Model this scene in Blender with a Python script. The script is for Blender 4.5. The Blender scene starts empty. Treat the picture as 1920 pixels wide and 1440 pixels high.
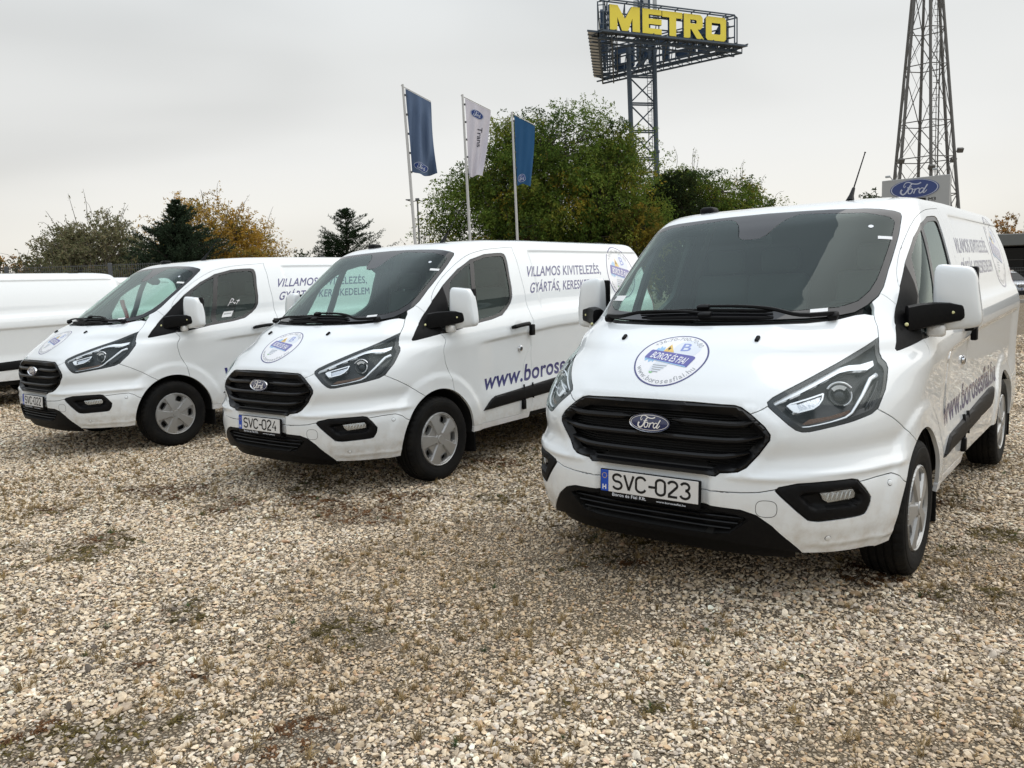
import bpy, bmesh, math, random
import numpy as np
from mathutils import Matrix, Vector, noise
from mathutils.geometry import delaunay_2d_cdt
random.seed(7); RNG = np.random.default_rng(7)
SC = bpy.context.scene
COL = SC.collection

# =====================================================================  camera
CAM_H, CAM_PITCH, CAM_ROLL, CAM_F = 1.47679, math.radians(6.6737), math.radians(-1.7860), 1499.26
def _cam():
    c, s = math.cos(CAM_PITCH), math.sin(CAM_PITCH)
    fwd = Vector((0, c, -s)); up = Vector((0, s, c)); right = Vector((1, 0, 0))
    cr, sr = math.cos(CAM_ROLL), math.sin(CAM_ROLL)
    r2 = right * cr + up * sr; u2 = up * cr - right * sr
    cd = bpy.data.cameras.new('camera'); co = bpy.data.objects.new('camera', cd); COL.objects.link(co)
    m = Matrix((r2, u2, -fwd)).transposed().to_4x4(); m.translation = (0, 0, CAM_H)
    co.matrix_world = m
    cd.sensor_fit = 'HORIZONTAL'; cd.sensor_width = 36; cd.lens = CAM_F / 1920 * 36
    cd.clip_start = .05; cd.clip_end = 3000
    SC.camera = co
_cam()

# =====================================================================  sky, sun, exposure
SUN_EL, SUN_AZ = math.radians(50), math.radians(74)      # azimuth from +Y towards +X
def nd(nt, t, **kw):
    n = nt.nodes.new(t)
    for k, v in kw.items():
        if k in n.inputs: n.inputs[k].default_value = v
        else: setattr(n, k, v)
    return n
def _world():
    w = bpy.data.worlds.new('World'); SC.world = w; w.use_nodes = True
    nt = w.node_tree; nt.nodes.clear(); L = nt.links.new
    out = nd(nt, 'ShaderNodeOutputWorld'); bg = nd(nt, 'ShaderNodeBackground'); bg.inputs['Strength'].default_value = .10
    sky = nd(nt, 'ShaderNodeTexSky', sky_type='NISHITA', sun_disc=False, sun_elevation=SUN_EL, sun_rotation=SUN_AZ, air_density=1.0, dust_density=3.0)
    tc = nd(nt, 'ShaderNodeTexCoord'); sep = nd(nt, 'ShaderNodeSeparateXYZ'); L(tc.outputs['Generated'], sep.inputs[0])
    ramp = nd(nt, 'ShaderNodeValToRGB'); L(sep.outputs['Z'], ramp.inputs['Fac'])
    r = ramp.color_ramp; r.elements[0].position = 0; r.elements[0].color = (.83, .785, .705, 1)
    r.elements[1].position = 1; r.elements[1].color = (1.30, 1.42, 1.56, 1)
    for p, c in ((.07, (.85, .83, .775, 1)), (.16, (.80, .80, .78, 1)), (.27, (.715, .725, .715, 1)), (.42, (.78, .815, .83, 1)), (.65, (1.02, 1.10, 1.19, 1))):
        e = r.elements.new(p); e.color = c
    # cloud sheets: long soft streaks, denser overhead
    mp = nd(nt, 'ShaderNodeMapping'); mp.inputs['Scale'].default_value = (1.0, 1.0, 3.6); L(tc.outputs['Generated'], mp.inputs[0])
    n1 = nd(nt, 'ShaderNodeTexNoise', Scale=1.35, Detail=3.0, Roughness=.42, Distortion=.3); L(mp.outputs[0], n1.inputs['Vector'])
    mr = nd(nt, 'ShaderNodeMapRange', **{'From Min': .33, 'From Max': .67, 'To Min': .84, 'To Max': 1.08}); mr.interpolation_type = 'SMOOTHSTEP'
    L(n1.outputs['Fac'], mr.inputs['Value'])
    mul = nd(nt, 'ShaderNodeVectorMath', operation='SCALE'); L(ramp.outputs['Color'], mul.inputs[0]); L(mr.outputs[0], mul.inputs['Scale'])
    sc = nd(nt, 'ShaderNodeVectorMath', operation='SCALE'); sc.inputs['Scale'].default_value = 10.0; L(mul.outputs[0], sc.inputs[0])
    mx = nd(nt, 'ShaderNodeMix', data_type='RGBA'); mx.inputs[0].default_value = .95
    L(sky.outputs[0], mx.inputs[6]); L(sc.outputs[0], mx.inputs[7])
    L(mx.outputs[2], bg.inputs['Color']); L(bg.outputs[0], out.inputs['Surface'])
    sd = bpy.data.lights.new('sun', 'SUN'); sd.energy = 1.6; sd.angle = math.radians(75); sd.color = (1, .95, .88)
    so = bpy.data.objects.new('sun', sd); COL.objects.link(so)
    d = Vector((math.sin(SUN_AZ) * math.cos(SUN_EL), math.cos(SUN_AZ) * math.cos(SUN_EL), math.sin(SUN_EL)))
    so.rotation_euler = d.to_track_quat('Z', 'Y').to_euler(); so.location = d * 60
    vs = SC.view_settings
    vs.view_transform = 'Standard'; vs.look = 'None'; vs.exposure = 0.07; vs.gamma = 1; vs.use_curve_mapping = False
    SC.cycles.use_denoising = True
    SC.cycles.max_bounces = 8; SC.cycles.transparent_max_bounces = 24; SC.cycles.glossy_bounces = 4; SC.cycles.diffuse_bounces = 3
_world()

# =====================================================================  materials
MATS = {}
def mat(name, base=(.5, .5, .5), rough=.5, metal=0, coat=0, coat_r=.03, spec=.5, alpha=1, emit=None, noise_amt=0, noise_scale=20, bump=0, bump_scale=80, base2=None, trans=0):
    m = bpy.data.materials.new(name); m.use_nodes = True; nt = m.node_tree; b = nt.nodes['Principled BSDF']
    b.inputs['Base Color'].default_value = (*base, 1); b.inputs['Roughness'].default_value = rough; b.inputs['Metallic'].default_value = metal
    b.inputs['Coat Weight'].default_value = coat; b.inputs['Coat Roughness'].default_value = coat_r; b.inputs['Specular IOR Level'].default_value = spec
    if trans: b.inputs['Transmission Weight'].default_value = trans
    L = nt.links.new
    if noise_amt or bump:
        tc = nd(nt, 'ShaderNodeTexCoord')
    if noise_amt:
        n = nd(nt, 'ShaderNodeTexNoise', Scale=noise_scale, Detail=5.0); L(tc.outputs['Object'], n.inputs['Vector'])
        mx = nd(nt, 'ShaderNodeMix', data_type='RGBA'); b2 = base2 or tuple(c * .5 for c in base)
        mr = nd(nt, 'ShaderNodeMapRange', **{'From Min': .42, 'From Max': .7, 'To Min': 0.0, 'To Max': noise_amt}); L(n.outputs['Fac'], mr.inputs['Value'])
        mx.inputs[6].default_value = (*base, 1); mx.inputs[7].default_value = (*b2, 1); L(mr.outputs[0], mx.inputs[0]); L(mx.outputs[2], b.inputs['Base Color'])
    if bump:
        n2 = nd(nt, 'ShaderNodeTexNoise', Scale=bump_scale, Detail=3.0); L(tc.outputs['Object'], n2.inputs['Vector'])
        bp = nd(nt, 'ShaderNodeBump', Strength=bump, Distance=.01); L(n2.outputs['Fac'], bp.inputs['Height']); L(bp.outputs[0], b.inputs['Normal'])
    MATS[name] = m; return m
def glass_mat(name, tint, ior=1.5, rough=0.0, boost=1.0):
    m = bpy.data.materials.new(name); m.use_nodes = True; nt = m.node_tree; nt.nodes.clear(); L = nt.links.new
    out = nd(nt, 'ShaderNodeOutputMaterial'); mix = nd(nt, 'ShaderNodeMixShader'); tr = nd(nt, 'ShaderNodeBsdfTransparent'); gl = nd(nt, 'ShaderNodeBsdfGlossy')
    tr.inputs[0].default_value = (*tint, 1); gl.inputs['Roughness'].default_value = rough; gl.inputs['Color'].default_value = (.88, 1, .975, 1)
    lw = nd(nt, 'ShaderNodeLayerWeight', Blend=.5); pw = nd(nt, 'ShaderNodeMath', operation='POWER'); pw.inputs[1].default_value = 5.0
    f0 = ((ior - 1) / (ior + 1)) ** 2 * 1.0 * boost; ma = nd(nt, 'ShaderNodeMath', operation='MULTIPLY_ADD'); ma.inputs[1].default_value = 1 - f0; ma.inputs[2].default_value = f0; ma.use_clamp = True
    L(lw.outputs['Facing'], pw.inputs[0]); L(pw.outputs[0], ma.inputs[0]); L(ma.outputs[0], mix.inputs[0]); L(tr.outputs[0], mix.inputs[1]); L(gl.outputs[0], mix.inputs[2]); L(mix.outputs[0], out.inputs[0])
    MATS[name] = m; return m
def leaf_mat(name, transl=.35):
    m = bpy.data.materials.new(name); m.use_nodes = True; nt = m.node_tree; nt.nodes.clear(); L = nt.links.new
    out = nd(nt, 'ShaderNodeOutputMaterial'); mix = nd(nt, 'ShaderNodeMixShader'); df = nd(nt, 'ShaderNodeBsdfDiffuse'); tl = nd(nt, 'ShaderNodeBsdfTranslucent')
    a = nd(nt, 'ShaderNodeAttribute', attribute_name='tint'); mix.inputs[0].default_value = transl
    L(a.outputs['Color'], df.inputs[0]); L(a.outputs['Color'], tl.inputs[0]); L(df.outputs[0], mix.inputs[1]); L(tl.outputs[0], mix.inputs[2]); L(mix.outputs[0], out.inputs[0])
    MATS[name] = m; return m
mat('white_paint', (.775, .805, .815), .38, coat=1, coat_r=.015)
def dusty_paint():
    m = MATS['white_paint']; nt = m.node_tree; b = nt.nodes['Principled BSDF']; L = nt.links.new
    tc = nd(nt, 'ShaderNodeTexCoord'); sp = nd(nt, 'ShaderNodeSeparateXYZ'); L(tc.outputs['Object'], sp.inputs[0])
    mr = nd(nt, 'ShaderNodeMapRange', **{'From Min': .62, 'From Max': .28, 'To Min': 0.0, 'To Max': 1.0}); mr.interpolation_type = 'SMOOTHSTEP'; L(sp.outputs['Z'], mr.inputs['Value'])
    n = nd(nt, 'ShaderNodeTexNoise', Scale=16.0, Detail=6.0, Roughness=.65); L(tc.outputs['Object'], n.inputs['Vector'])
    mr2 = nd(nt, 'ShaderNodeMapRange', **{'From Min': .42, 'From Max': .72, 'To Min': .05, 'To Max': .62}); L(n.outputs['Fac'], mr2.inputs['Value'])
    mu = nd(nt, 'ShaderNodeMath', operation='MULTIPLY'); L(mr.outputs[0], mu.inputs[0]); L(mr2.outputs[0], mu.inputs[1])
    mx = nd(nt, 'ShaderNodeMix', data_type='RGBA'); mx.inputs[6].default_value = b.inputs['Base Color'].default_value[:]; mx.inputs[7].default_value = (.46, .40, .32, 1); L(mu.outputs[0], mx.inputs[0]); L(mx.outputs[2], b.inputs['Base Color'])
dusty_paint()
mat('dirty_white', (.80, .81, .82), .4, coat=.8, coat_r=.05, noise_amt=.35, noise_scale=9, base2=(.55, .50, .43))
mat('black_plastic', (.0045, .0045, .005), .5, spec=.13, noise_amt=.5, noise_scale=60, base2=(.009, .0088, .0085), bump=.06, bump_scale=400)
mat('gloss_black', (.008, .008, .009), .22)
mat('grille_black', (.005, .005, .0055), .36, spec=.3)
mat('deep_black', (.004, .004, .004), .8)
mat('frit', (.010, .010, .011), .05)
mat('rubber', (.006, .006, .006), .72, spec=.15, noise_amt=.5, noise_scale=7, base2=(.020, .018, .015), bump=.15, bump_scale=60)
mat('chrome', (.82, .83, .85), .07, metal=1)
mat('drl', (.90, .92, .95), .30, metal=.1, coat=1)
mat('lamp_grey', (.009, .0092, .010), .30, spec=.3)
mat('reflector', (.55, .56, .58), .20, metal=.85, bump=.25, bump_scale=60)
mat('amber', (.10, .045, .02), .3, bump=.5, bump_scale=200)
mat('hubcap', (.40, .40, .392), .40, metal=.55, noise_amt=.3, noise_scale=12, base2=(.32, .31, .29))
mat('steel', (.10, .10, .10), .5, metal=.6)
mat('cabin', (.030, .031, .033), .75)
mat('cabin_light', (.085, .085, .082), .9)
mat('seat_cloth', (.115, .118, .125), .9)
mat('cabin_mid', (.065, .066, .068), .8)
mat('print_navy', (.008, .008, .135), .4, coat=1, coat_r=.02)
mat('print_violet', (.05, .045, .30), .4, coat=1, coat_r=.02)
mat('print_white', (.80, .80, .82), .4, coat=1, coat_r=.02)
mat('print_pale', (.66, .70, .76), .4, coat=1, coat_r=.02)
mat('print_sky', (.25, .47, .72), .4, coat=1, coat_r=.02)
mat('print_blue', (.17, .23, .55), .4, coat=1, coat_r=.02)
mat('print_yellow', (.72, .46, .06), .4, coat=1, coat_r=.02)
mat('print_grey', (.30, .31, .33), .4, coat=1, coat_r=.02)
mat('print_green', (.22, .48, .20), .4, coat=1, coat_r=.02)
mat('print_black', (.008, .008, .008), .45, spec=.3)
mat('plate_white', (.66, .65, .63), .35)
mat('plate_blue', (.003, .06, .42), .3)
mat('oval_blue', (.006, .016, .085), .12, coat=1)
mat('red_lamp', (.30, .012, .012), .15, coat=1)
mat('clear_lamp', (.70, .69, .66), .25, coat=1)
mat('tag_white', (.75, .76, .76), .5)
mat('yellow_dot', (.72, .70, .36), .4)
glass_mat('windscreen_glass', (.58, .72, .66), 1.5, 0, 1.0)
glass_mat('door_glass', (.55, .71, .66), 1.5, 0, .9)
glass_mat('lens_glass', (.93, .95, .96), 1.42, 0, .8)

# =====================================================================  object helpers
def tag(o, label=None, cat=None, group=None, kind=None):
    if label: o['label'] = label
    if cat: o['category'] = cat
    if group: o['group'] = group
    if kind: o['kind'] = kind
    return o
def empty(name, loc=(0, 0, 0), rz=0, parent=None):
    o = bpy.data.objects.new(name, None); COL.objects.link(o); o.location = loc; o.rotation_euler = (0, 0, rz); o.empty_display_size = .2
    if parent: o.parent = parent
    return o
class MB:
    def __init__(s): s.v = []; s.n = []; s.f = []; s.m = []
    def add(s, V, F, m=0, N=None):
        b = len(s.v)
        s.v += [(float(p[0]), float(p[1]), float(p[2])) for p in V]
        s.n += [None] * len(V) if N is None else [(float(p[0]), float(p[1]), float(p[2])) for p in N]
        s.f += [tuple(int(i) + b for i in f) for f in F]
        s.m += [m] * len(F) if isinstance(m, int) else list(m)
        return s
    def mirrored(s):
        o = MB(); o.v = [(x, -y, z) for x, y, z in s.v]; o.n = [None if n is None else (n[0], -n[1], n[2]) for n in s.n]
        o.f = [tuple(reversed(f)) for f in s.f]; o.m = list(s.m); return o
    def both(s):
        o = s.mirrored(); r = MB(); r.v = list(s.v); r.n = list(s.n); r.f = list(s.f); r.m = list(s.m)
        b = len(r.v); r.v += o.v; r.n += o.n; r.f += [tuple(i + b for i in f) for f in o.f]; r.m += o.m; return r
    def xf(s, M):
        s.v = [tuple(M @ Vector(p)) for p in s.v]; R = M.to_3x3()
        s.n = [None if n is None else tuple((R @ Vector(n)).normalized()) for n in s.n]; return s
    def emit(s, name, mats, parent=None, smooth=True, angle=35, loc=None):
        me = bpy.data.meshes.new(name); me.from_pydata(s.v, [], s.f)
        if isinstance(mats, str): mats = [mats]
        for k in mats: me.materials.append(MATS[k])
        me.polygons.foreach_set('material_index', s.m)
        if smooth:
            me.polygons.foreach_set('use_smooth', [True] * len(s.f))
            if any(n is not None for n in s.n):
                vn = np.zeros(len(s.v) * 3); me.vertex_normals.foreach_get('vector', vn); vn = vn.reshape(-1, 3)
                for i, n in enumerate(s.n):
                    if n is not None: vn[i] = n
                me.normals_split_custom_set_from_vertices([tuple(x) for x in vn])
            else: me.set_sharp_from_angle(angle=math.radians(angle))
        me.update()
        o = bpy.data.objects.new(name, me); COL.objects.link(o)
        if parent: o.parent = parent
        if loc: o.location = loc
        return o
def rbox(c, d, r=.01, seg=2, rot=None):
    bm = bmesh.new(); bmesh.ops.create_cube(bm, size=1)
    for v in bm.verts: v.co = Vector((v.co.x * d[0], v.co.y * d[1], v.co.z * d[2]))
    if r > 0: bmesh.ops.bevel(bm, geom=list(bm.edges), offset=min(r, min(d) * .49), segments=seg, profile=.5, affect='EDGES')
    V = []
    for v in bm.verts:
        p = v.co if rot is None else rot @ v.co
        V.append((p.x + c[0], p.y + c[1], p.z + c[2]))
    F = [[v.index for v in f.verts] for f in bm.faces]; bm.free(); return V, F
def bar(a, b, w, h=None, sides=4):
    """box or round bar between two points"""
    a = Vector(a); b = Vector(b); d = (b - a).normalized(); h = h or w
    u = d.cross(Vector((0, 0, 1)))
    if u.length < 1e-3: u = d.cross(Vector((0, 1, 0)))
    u.normalize(); v = d.cross(u)
    V = []
    for p in (a, b):
        for k in range(sides):
            th = 2 * math.pi * (k + .5) / sides; q = 1.414 if sides == 4 else 1
            V.append(p + u * (math.cos(th) * w / 2 * q) + v * (math.sin(th) * h / 2 * q))
    F = [(k, (k + 1) % sides, sides + (k + 1) % sides, sides + k) for k in range(sides)] + [tuple(range(sides - 1, -1, -1)), tuple(range(sides, 2 * sides))]
    return V, F
def tube(P, R, sides=8, cap=True):
    P = [Vector(p) for p in P]; n = len(P)
    if not hasattr(R, '__len__'): R = [R] * n
    V = []; F = []
    t0 = (P[1] - P[0]).normalized(); u = t0.orthogonal().normalized()
    for i in range(n):
        t = (P[min(i + 1, n - 1)] - P[max(i - 1, 0)]).normalized()
        u = (u - t * u.dot(t)).normalized(); w = t.cross(u)
        for k in range(sides):
            th = 2 * math.pi * k / sides; V.append(P[i] + (u * math.cos(th) + w * math.sin(th)) * R[i])
    for i in range(n - 1):
        for k in range(sides): F.append((i * sides + k, i * sides + (k + 1) % sides, (i + 1) * sides + (k + 1) % sides, (i + 1) * sides + k))
    if cap: F += [tuple(range(sides - 1, -1, -1)), tuple(range((n - 1) * sides, n * sides))]
    return V, F
def lathe(prof, seg=48, axis='y', c=(0, 0, 0), a0=0, a1=2 * math.pi):
    """prof: (radius, along) pairs"""
    V = []; F = []; n = len(prof); full = abs(a1 - a0 - 2 * math.pi) < 1e-6; ns = seg if full else seg + 1
    for k in range(ns):
        th = a0 + (a1 - a0) * k / seg
        for r, a in prof:
            x, z = r * math.cos(th), r * math.sin(th)
            V.append({'y': (c[0] + x, c[1] + a, c[2] + z), 'z': (c[0] + x, c[1] + z, c[2] + a), 'x': (c[0] + a, c[1] + x, c[2] + z)}[axis])
    for k in range(seg):
        k2 = (k + 1) % ns
        for i in range(n - 1): F.append((k * n + i, k * n + i + 1, k2 * n + i + 1, k2 * n + i))
    return V, F
def prism(poly, h, M=None):
    """2D polygon (ccw) extruded 0..h along z, optional matrix"""
    n = len(poly); V = [(x, y, 0) for x, y in poly] + [(x, y, h) for x, y in poly]
    F = [tuple(range(n - 1, -1, -1)), tuple(range(n, 2 * n))] + [(i, (i + 1) % n, n + (i + 1) % n, n + i) for i in range(n)]
    if M is not None: V = [tuple(M @ Vector(p)) for p in V]
    return V, F
def kids(o): return [c for c in o.children]
def copy_tree(o, parent=None, skip=()):
    c = o.copy(); COL.objects.link(c)
    if parent is not None:
        c.parent = parent; c.matrix_parent_inverse = o.matrix_parent_inverse.copy()
    for ch in list(o.children):
        if ch.name.split('.')[0] in skip: continue
        copy_tree(ch, c, skip)
    return c
# ---- 2D helpers
def inpoly(P, loops):
    P = np.asarray(P); r = np.zeros(len(P), bool)
    for lp in loops:
        a = np.asarray(lp); b = np.roll(a, -1, axis=0)
        for (x0, y0), (x1, y1) in zip(a, b):
            c = (y0 > P[:, 1]) != (y1 > P[:, 1])
            if y1 != y0: r ^= c & (P[:, 0] < (x1 - x0) * (P[:, 1] - y0) / (y1 - y0) + x0)
    return r
def dist_poly(P, lp, closed=True):
    P = np.asarray(P); a = np.asarray(lp); b = np.roll(a, -1, axis=0)
    if not closed: a, b = a[:-1], b[:-1]
    d = np.full(len(P), 1e9)
    for p, q in zip(a, b):
        e = q - p; l2 = (e @ e) + 1e-12
        t = np.clip(((P - p) @ e) / l2, 0, 1); d = np.minimum(d, np.hypot(*(P - p - t[:, None] * e).T))
    return d
def resample(lp, h, closed=False):
    a = [tuple(p) for p in lp]
    if closed: a.append(a[0])
    out = [a[0]]
    for p, q in zip(a, a[1:]):
        n = max(1, int(math.ceil(math.hypot(q[0] - p[0], q[1] - p[1]) / h)))
        out += [(p[0] + (q[0] - p[0]) * k / n, p[1] + (q[1] - p[1]) * k / n) for k in range(1, n + 1)]
    return out[:-1] if closed else out
def smooth(lp, closed=False, n=4):
    """Catmull-Rom through the points"""
    a = np.array(lp, float); m = len(a); out = []
    rng = range(m if closed else m - 1)
    for i in rng:
        p0, p1, p2, p3 = (a[(i - 1) % m], a[i], a[(i + 1) % m], a[(i + 2) % m]) if closed else (a[max(i - 1, 0)], a[i], a[i + 1], a[min(i + 2, m - 1)])
        for k in range(n):
            t = k / n
            out.append(tuple(.5 * ((2 * p1) + (p2 - p0) * t + (2 * p0 - 5 * p1 + 4 * p2 - p3) * t * t + (3 * p1 - p0 - 3 * p2 + p3) * t ** 3)))
    if not closed: out.append(tuple(a[-1]))
    return out
def cdt(pts, edges):
    r = delaunay_2d_cdt([Vector((float(x), float(y))) for x, y in pts], edges, [], 0, 1e-6)
    return np.array([(v.x, v.y) for v in r[0]]), r[1], r[2], r[4]
def fill2d(loops, h, extra=()):
    """triangulated even-odd fill of closed loops with interior grid -> pts, tris"""
    loops = [resample(l, h, True) for l in loops]
    pts = []; ed = []
    for l in loops:
        b = len(pts); pts += l; ed += [(b + i, b + (i + 1) % len(l)) for i in range(len(l))]
    for l in extra:
        l = resample(l, h, True); b = len(pts); pts += l; ed += [(b + i, b + (i + 1) % len(l)) for i in range(len(l))]
    A = np.array(pts); lo = A.min(0); hi = A.max(0)
    g = np.array([(x, y) for x in np.arange(lo[0] + h / 2, hi[0], h) for y in np.arange(lo[1] + h / 2, hi[1], h)]).reshape(-1, 2)
    if len(g):
        g = g[inpoly(g, loops)]
    if len(g):
        dm = np.full(len(g), 1e9)
        for l in list(loops) + list(extra): dm = np.minimum(dm, dist_poly(g, l))
        g = g[dm > h * .35]
    P, _, F, _ = cdt(pts + [tuple(q) for q in g], ed)
    c = np.array([P[list(f)].mean(0) for f in F]); k = inpoly(c, loops)
    F = [f for f, q in zip(F, k) if q]
    F2 = []
    for f in F:
        a, b, c_ = P[f[0]], P[f[1]], P[f[2]]
        F2.append(tuple(f) if (b[0] - a[0]) * (c_[1] - a[1]) - (b[1] - a[1]) * (c_[0] - a[0]) > 0 else tuple(reversed(f)))
    return P, F2
# ---- lettering as flat polygons: text -> (verts2d, faces) scaled to a box
def inset(lp, d):
    a = np.array(lp, float); p = np.roll(a, 1, axis=0); q = np.roll(a, -1, axis=0)
    t1 = a - p; t2 = q - a
    for t in (t1, t2): t /= np.linalg.norm(t, axis=1, keepdims=True) + 1e-9
    n1 = np.stack([-t1[:, 1], t1[:, 0]], 1); n2 = np.stack([-t2[:, 1], t2[:, 0]], 1); n = n1 + n2; l = np.linalg.norm(n, axis=1, keepdims=True); n /= l + 1e-9
    c = np.clip((n * n1).sum(1), .5, 1)[:, None]
    ar = .5 * np.sum(a[:, 0] * q[:, 1] - q[:, 0] * a[:, 1])
    return [tuple(x) for x in a + n * d / c * (1 if ar > 0 else -1)]
def outline_fill(cu, bold=0.0):
    cu.fill_mode = 'NONE'
    o = bpy.data.objects.new('lettering', cu); COL.objects.link(o)
    e = o.evaluated_get(bpy.context.evaluated_depsgraph_get()); me = e.to_mesh()
    V = [(v.co.x, v.co.y) for v in me.vertices]; nb = {}
    for ed in me.edges:
        i, j = ed.vertices; nb.setdefault(i, []).append(j); nb.setdefault(j, []).append(i)
    e.to_mesh_clear(); bpy.data.objects.remove(o); bpy.data.curves.remove(cu)
    loops = []; seen = set()
    for s0 in nb:
        if s0 in seen: continue
        lp = [s0]; seen.add(s0); prev, cur = None, s0
        while True:
            nx = [k for k in nb[cur] if k != prev and k not in seen]
            if not nx: break
            prev, cur = cur, nx[0]; seen.add(cur); lp.append(cur)
        q = []
        for i in lp:
            if not q or math.hypot(V[i][0] - q[-1][0], V[i][1] - q[-1][1]) > 1e-4: q.append(V[i])
        if len(q) > 2: loops.append(q)
    if bold:
        lp2 = []
        for i, l in enumerate(loops):
            depth = sum(bool(inpoly([l[0]], [o])[0]) for j, o in enumerate(loops) if j != i)
            lp2.append(inset(l, bold if depth % 2 else -bold))
        loops = lp2
    return fill2d(loops, 5.0)
def text2d(txt, width=None, height=None, shear=0, space=1.0, bold=0.0, center=False):
    cu = bpy.data.curves.new('lettering', 'FONT'); cu.body = txt; cu.size = 1; cu.shear = shear; cu.space_character = space; cu.resolution_u = 4
    V, F = outline_fill(cu, bold)
    lo = V.min(0); hi = V.max(0); V = V - lo
    w0, h0 = hi - lo
    sx = width / w0 if width else None; sy = height / h0 if height else None
    sx = sx or sy; sy = sy or sx
    V = V * [sx, sy]
    if center: V = V - [w0 * sx / 2, h0 * sy / 2]
    return V, F
def cut2d(V, F, h):
    """split flat faces on a grid so that they can be draped over curved panels"""
    bm = bmesh.new(); vs = [bm.verts.new((x, y, 0)) for x, y in V]
    for f in F:
        try: bm.faces.new([vs[i] for i in f])
        except ValueError: pass
    for ax in (0, 1):
        lo, hi = V[:, ax].min(), V[:, ax].max()
        for q in np.arange(lo + h, hi, h):
            n = (1, 0, 0) if ax == 0 else (0, 1, 0); c = (q, 0, 0) if ax == 0 else (0, q, 0)
            bmesh.ops.bisect_plane(bm, geom=bm.verts[:] + bm.edges[:] + bm.faces[:], plane_co=c, plane_no=n)
    bmesh.ops.triangulate(bm, faces=bm.faces[:])
    bm.verts.ensure_lookup_table(); bm.verts.index_update()
    V2 = np.array([v.co[:2] for v in bm.verts]); F2 = [tuple(v.index for v in f.verts) for f in bm.faces]
    F3 = []
    for f in F2:
        a, b, c = V2[f[0]], V2[f[1]], V2[f[2]]
        F3.append(f if (b[0] - a[0]) * (c[1] - a[1]) - (b[1] - a[1]) * (c[0] - a[0]) > 0 else tuple(reversed(f)))
    bm.free(); return V2, F3
def stroke2d(P, w):
    """one pen stroke as a strip; w scalar or per point"""
    P = np.array(P, float); n = len(P); W = np.full(n, w) if np.ndim(w) == 0 else np.array(w)
    T = np.gradient(P, axis=0); T /= np.linalg.norm(T, axis=1, keepdims=True) + 1e-9
    Nn = np.stack([-T[:, 1], T[:, 0]], 1)
    V = np.concatenate([P - Nn * W[:, None] / 2, P + Nn * W[:, None] / 2])
    return V, [(i, i + 1, n + i + 1, n + i) for i in range(n - 1)]
def ellipse(cx, cy, a, b, n=40, a0=0): return [(cx + a * math.cos(2 * math.pi * k / n + a0), cy + b * math.sin(2 * math.pi * k / n + a0)) for k in range(n)]
# pen strokes of the script word inside the oval badge, in units of the oval half-width (u) and half-height (v)
def script_word():
    S = []
    def q(pts): return smooth([((x - 926) / 548., -(y + (x - 926) * .095 - 640) / 185.) for x, y in pts], False, 5)
    S.append((q([(735, 590), (700, 625), (690, 585), (730, 535), (800, 520), (900, 548), (1000, 548), (1075, 517)]), [.022, .05]))   # top flourish
    S.append((q([(880, 545), (840, 580), (800, 640), (760, 700), (715, 745), (665, 762), (625, 735), (630, 690), (655, 668)]), [.05, .07]))   # stem
    S.append((q([(770, 628), (830, 618), (870, 600)]), [.045, .03]))
    S.append((q([(865, 640), (815, 655), (790, 705), (805, 740), (850, 735), (885, 690), (885, 650), (865, 640)]), [.035, .05]))   # o
    S.append((q([(885, 650), (920, 655), (950, 640)]), [.025, .025]))
    S.append((q([(960, 640), (935, 690), (915, 735)]), [.05, .05])); S.append((q([(945, 675), (985, 640), (1030, 628), (1035, 650)]), [.03, .05]))  # r
    S.append((q([(1150, 640), (1105, 622), (1055, 650), (1036, 695), (1055, 722), (1100, 702), (1150, 645)]), [.035, .05]))
    S.append((q([(1220, 550), (1170, 620), (1130, 690), (1135, 715), (1165, 700), (1210, 655)]), [.055, .03]))  # d
    return S
def script_strips(a, b, lift_w, step=.0002):
    out = []
    for j, (P, w) in enumerate(script_word()):
        P = np.array(P) * [a, b]; V, F = stroke2d(P, np.linspace(w[0], w[1], len(P)) * a)
        out.append(([(x, y, lift_w + step * j) for x, y in V], F))
    return out

# =====================================================================  ground
def sst(a, b, x):
    u = np.clip((x - a) / (b - a), 0, 1); return u * u * (3 - 2 * u)
def vnoise(x, y, sc, seed=0):
    """cheap 2D value noise, vectorised"""
    x = np.asarray(x) * sc + seed * 17.3; y = np.asarray(y) * sc + seed * 9.1
    xi = np.floor(x).astype(int); yi = np.floor(y).astype(int); fx = x - xi; fy = y - yi
    fx = fx * fx * (3 - 2 * fx); fy = fy * fy * (3 - 2 * fy)
    def h(a, b):
        n = (a * 374761393 + b * 668265263 + seed * 1442695) & 0x7fffffff; n = ((n ^ (n >> 13)) * 1274126177) & 0x7fffffff; return ((n ^ (n >> 16)) & 0xffff) / 65535.
    return (h(xi, yi) * (1 - fx) + h(xi + 1, yi) * fx) * (1 - fy) + (h(xi, yi + 1) * (1 - fx) + h(xi + 1, yi + 1) * fx) * fy
def fbm(x, y, sc, seed=0, o=4):
    r = 0; a = .5; t = 0
    for k in range(o): r = r + a * vnoise(x, y, sc * 2 ** k, seed + k); t += a; a *= .5
    return r / t
def ground_z(x, y):
    x = np.asarray(x, float); y = np.asarray(y, float)
    return -.026 * sst(4.9, 6.3, y) + .016 * (fbm(x, y, .9, 3, 3) - .5) * sst(0, 1.0, np.ones_like(x)) * .8 - .004
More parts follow.
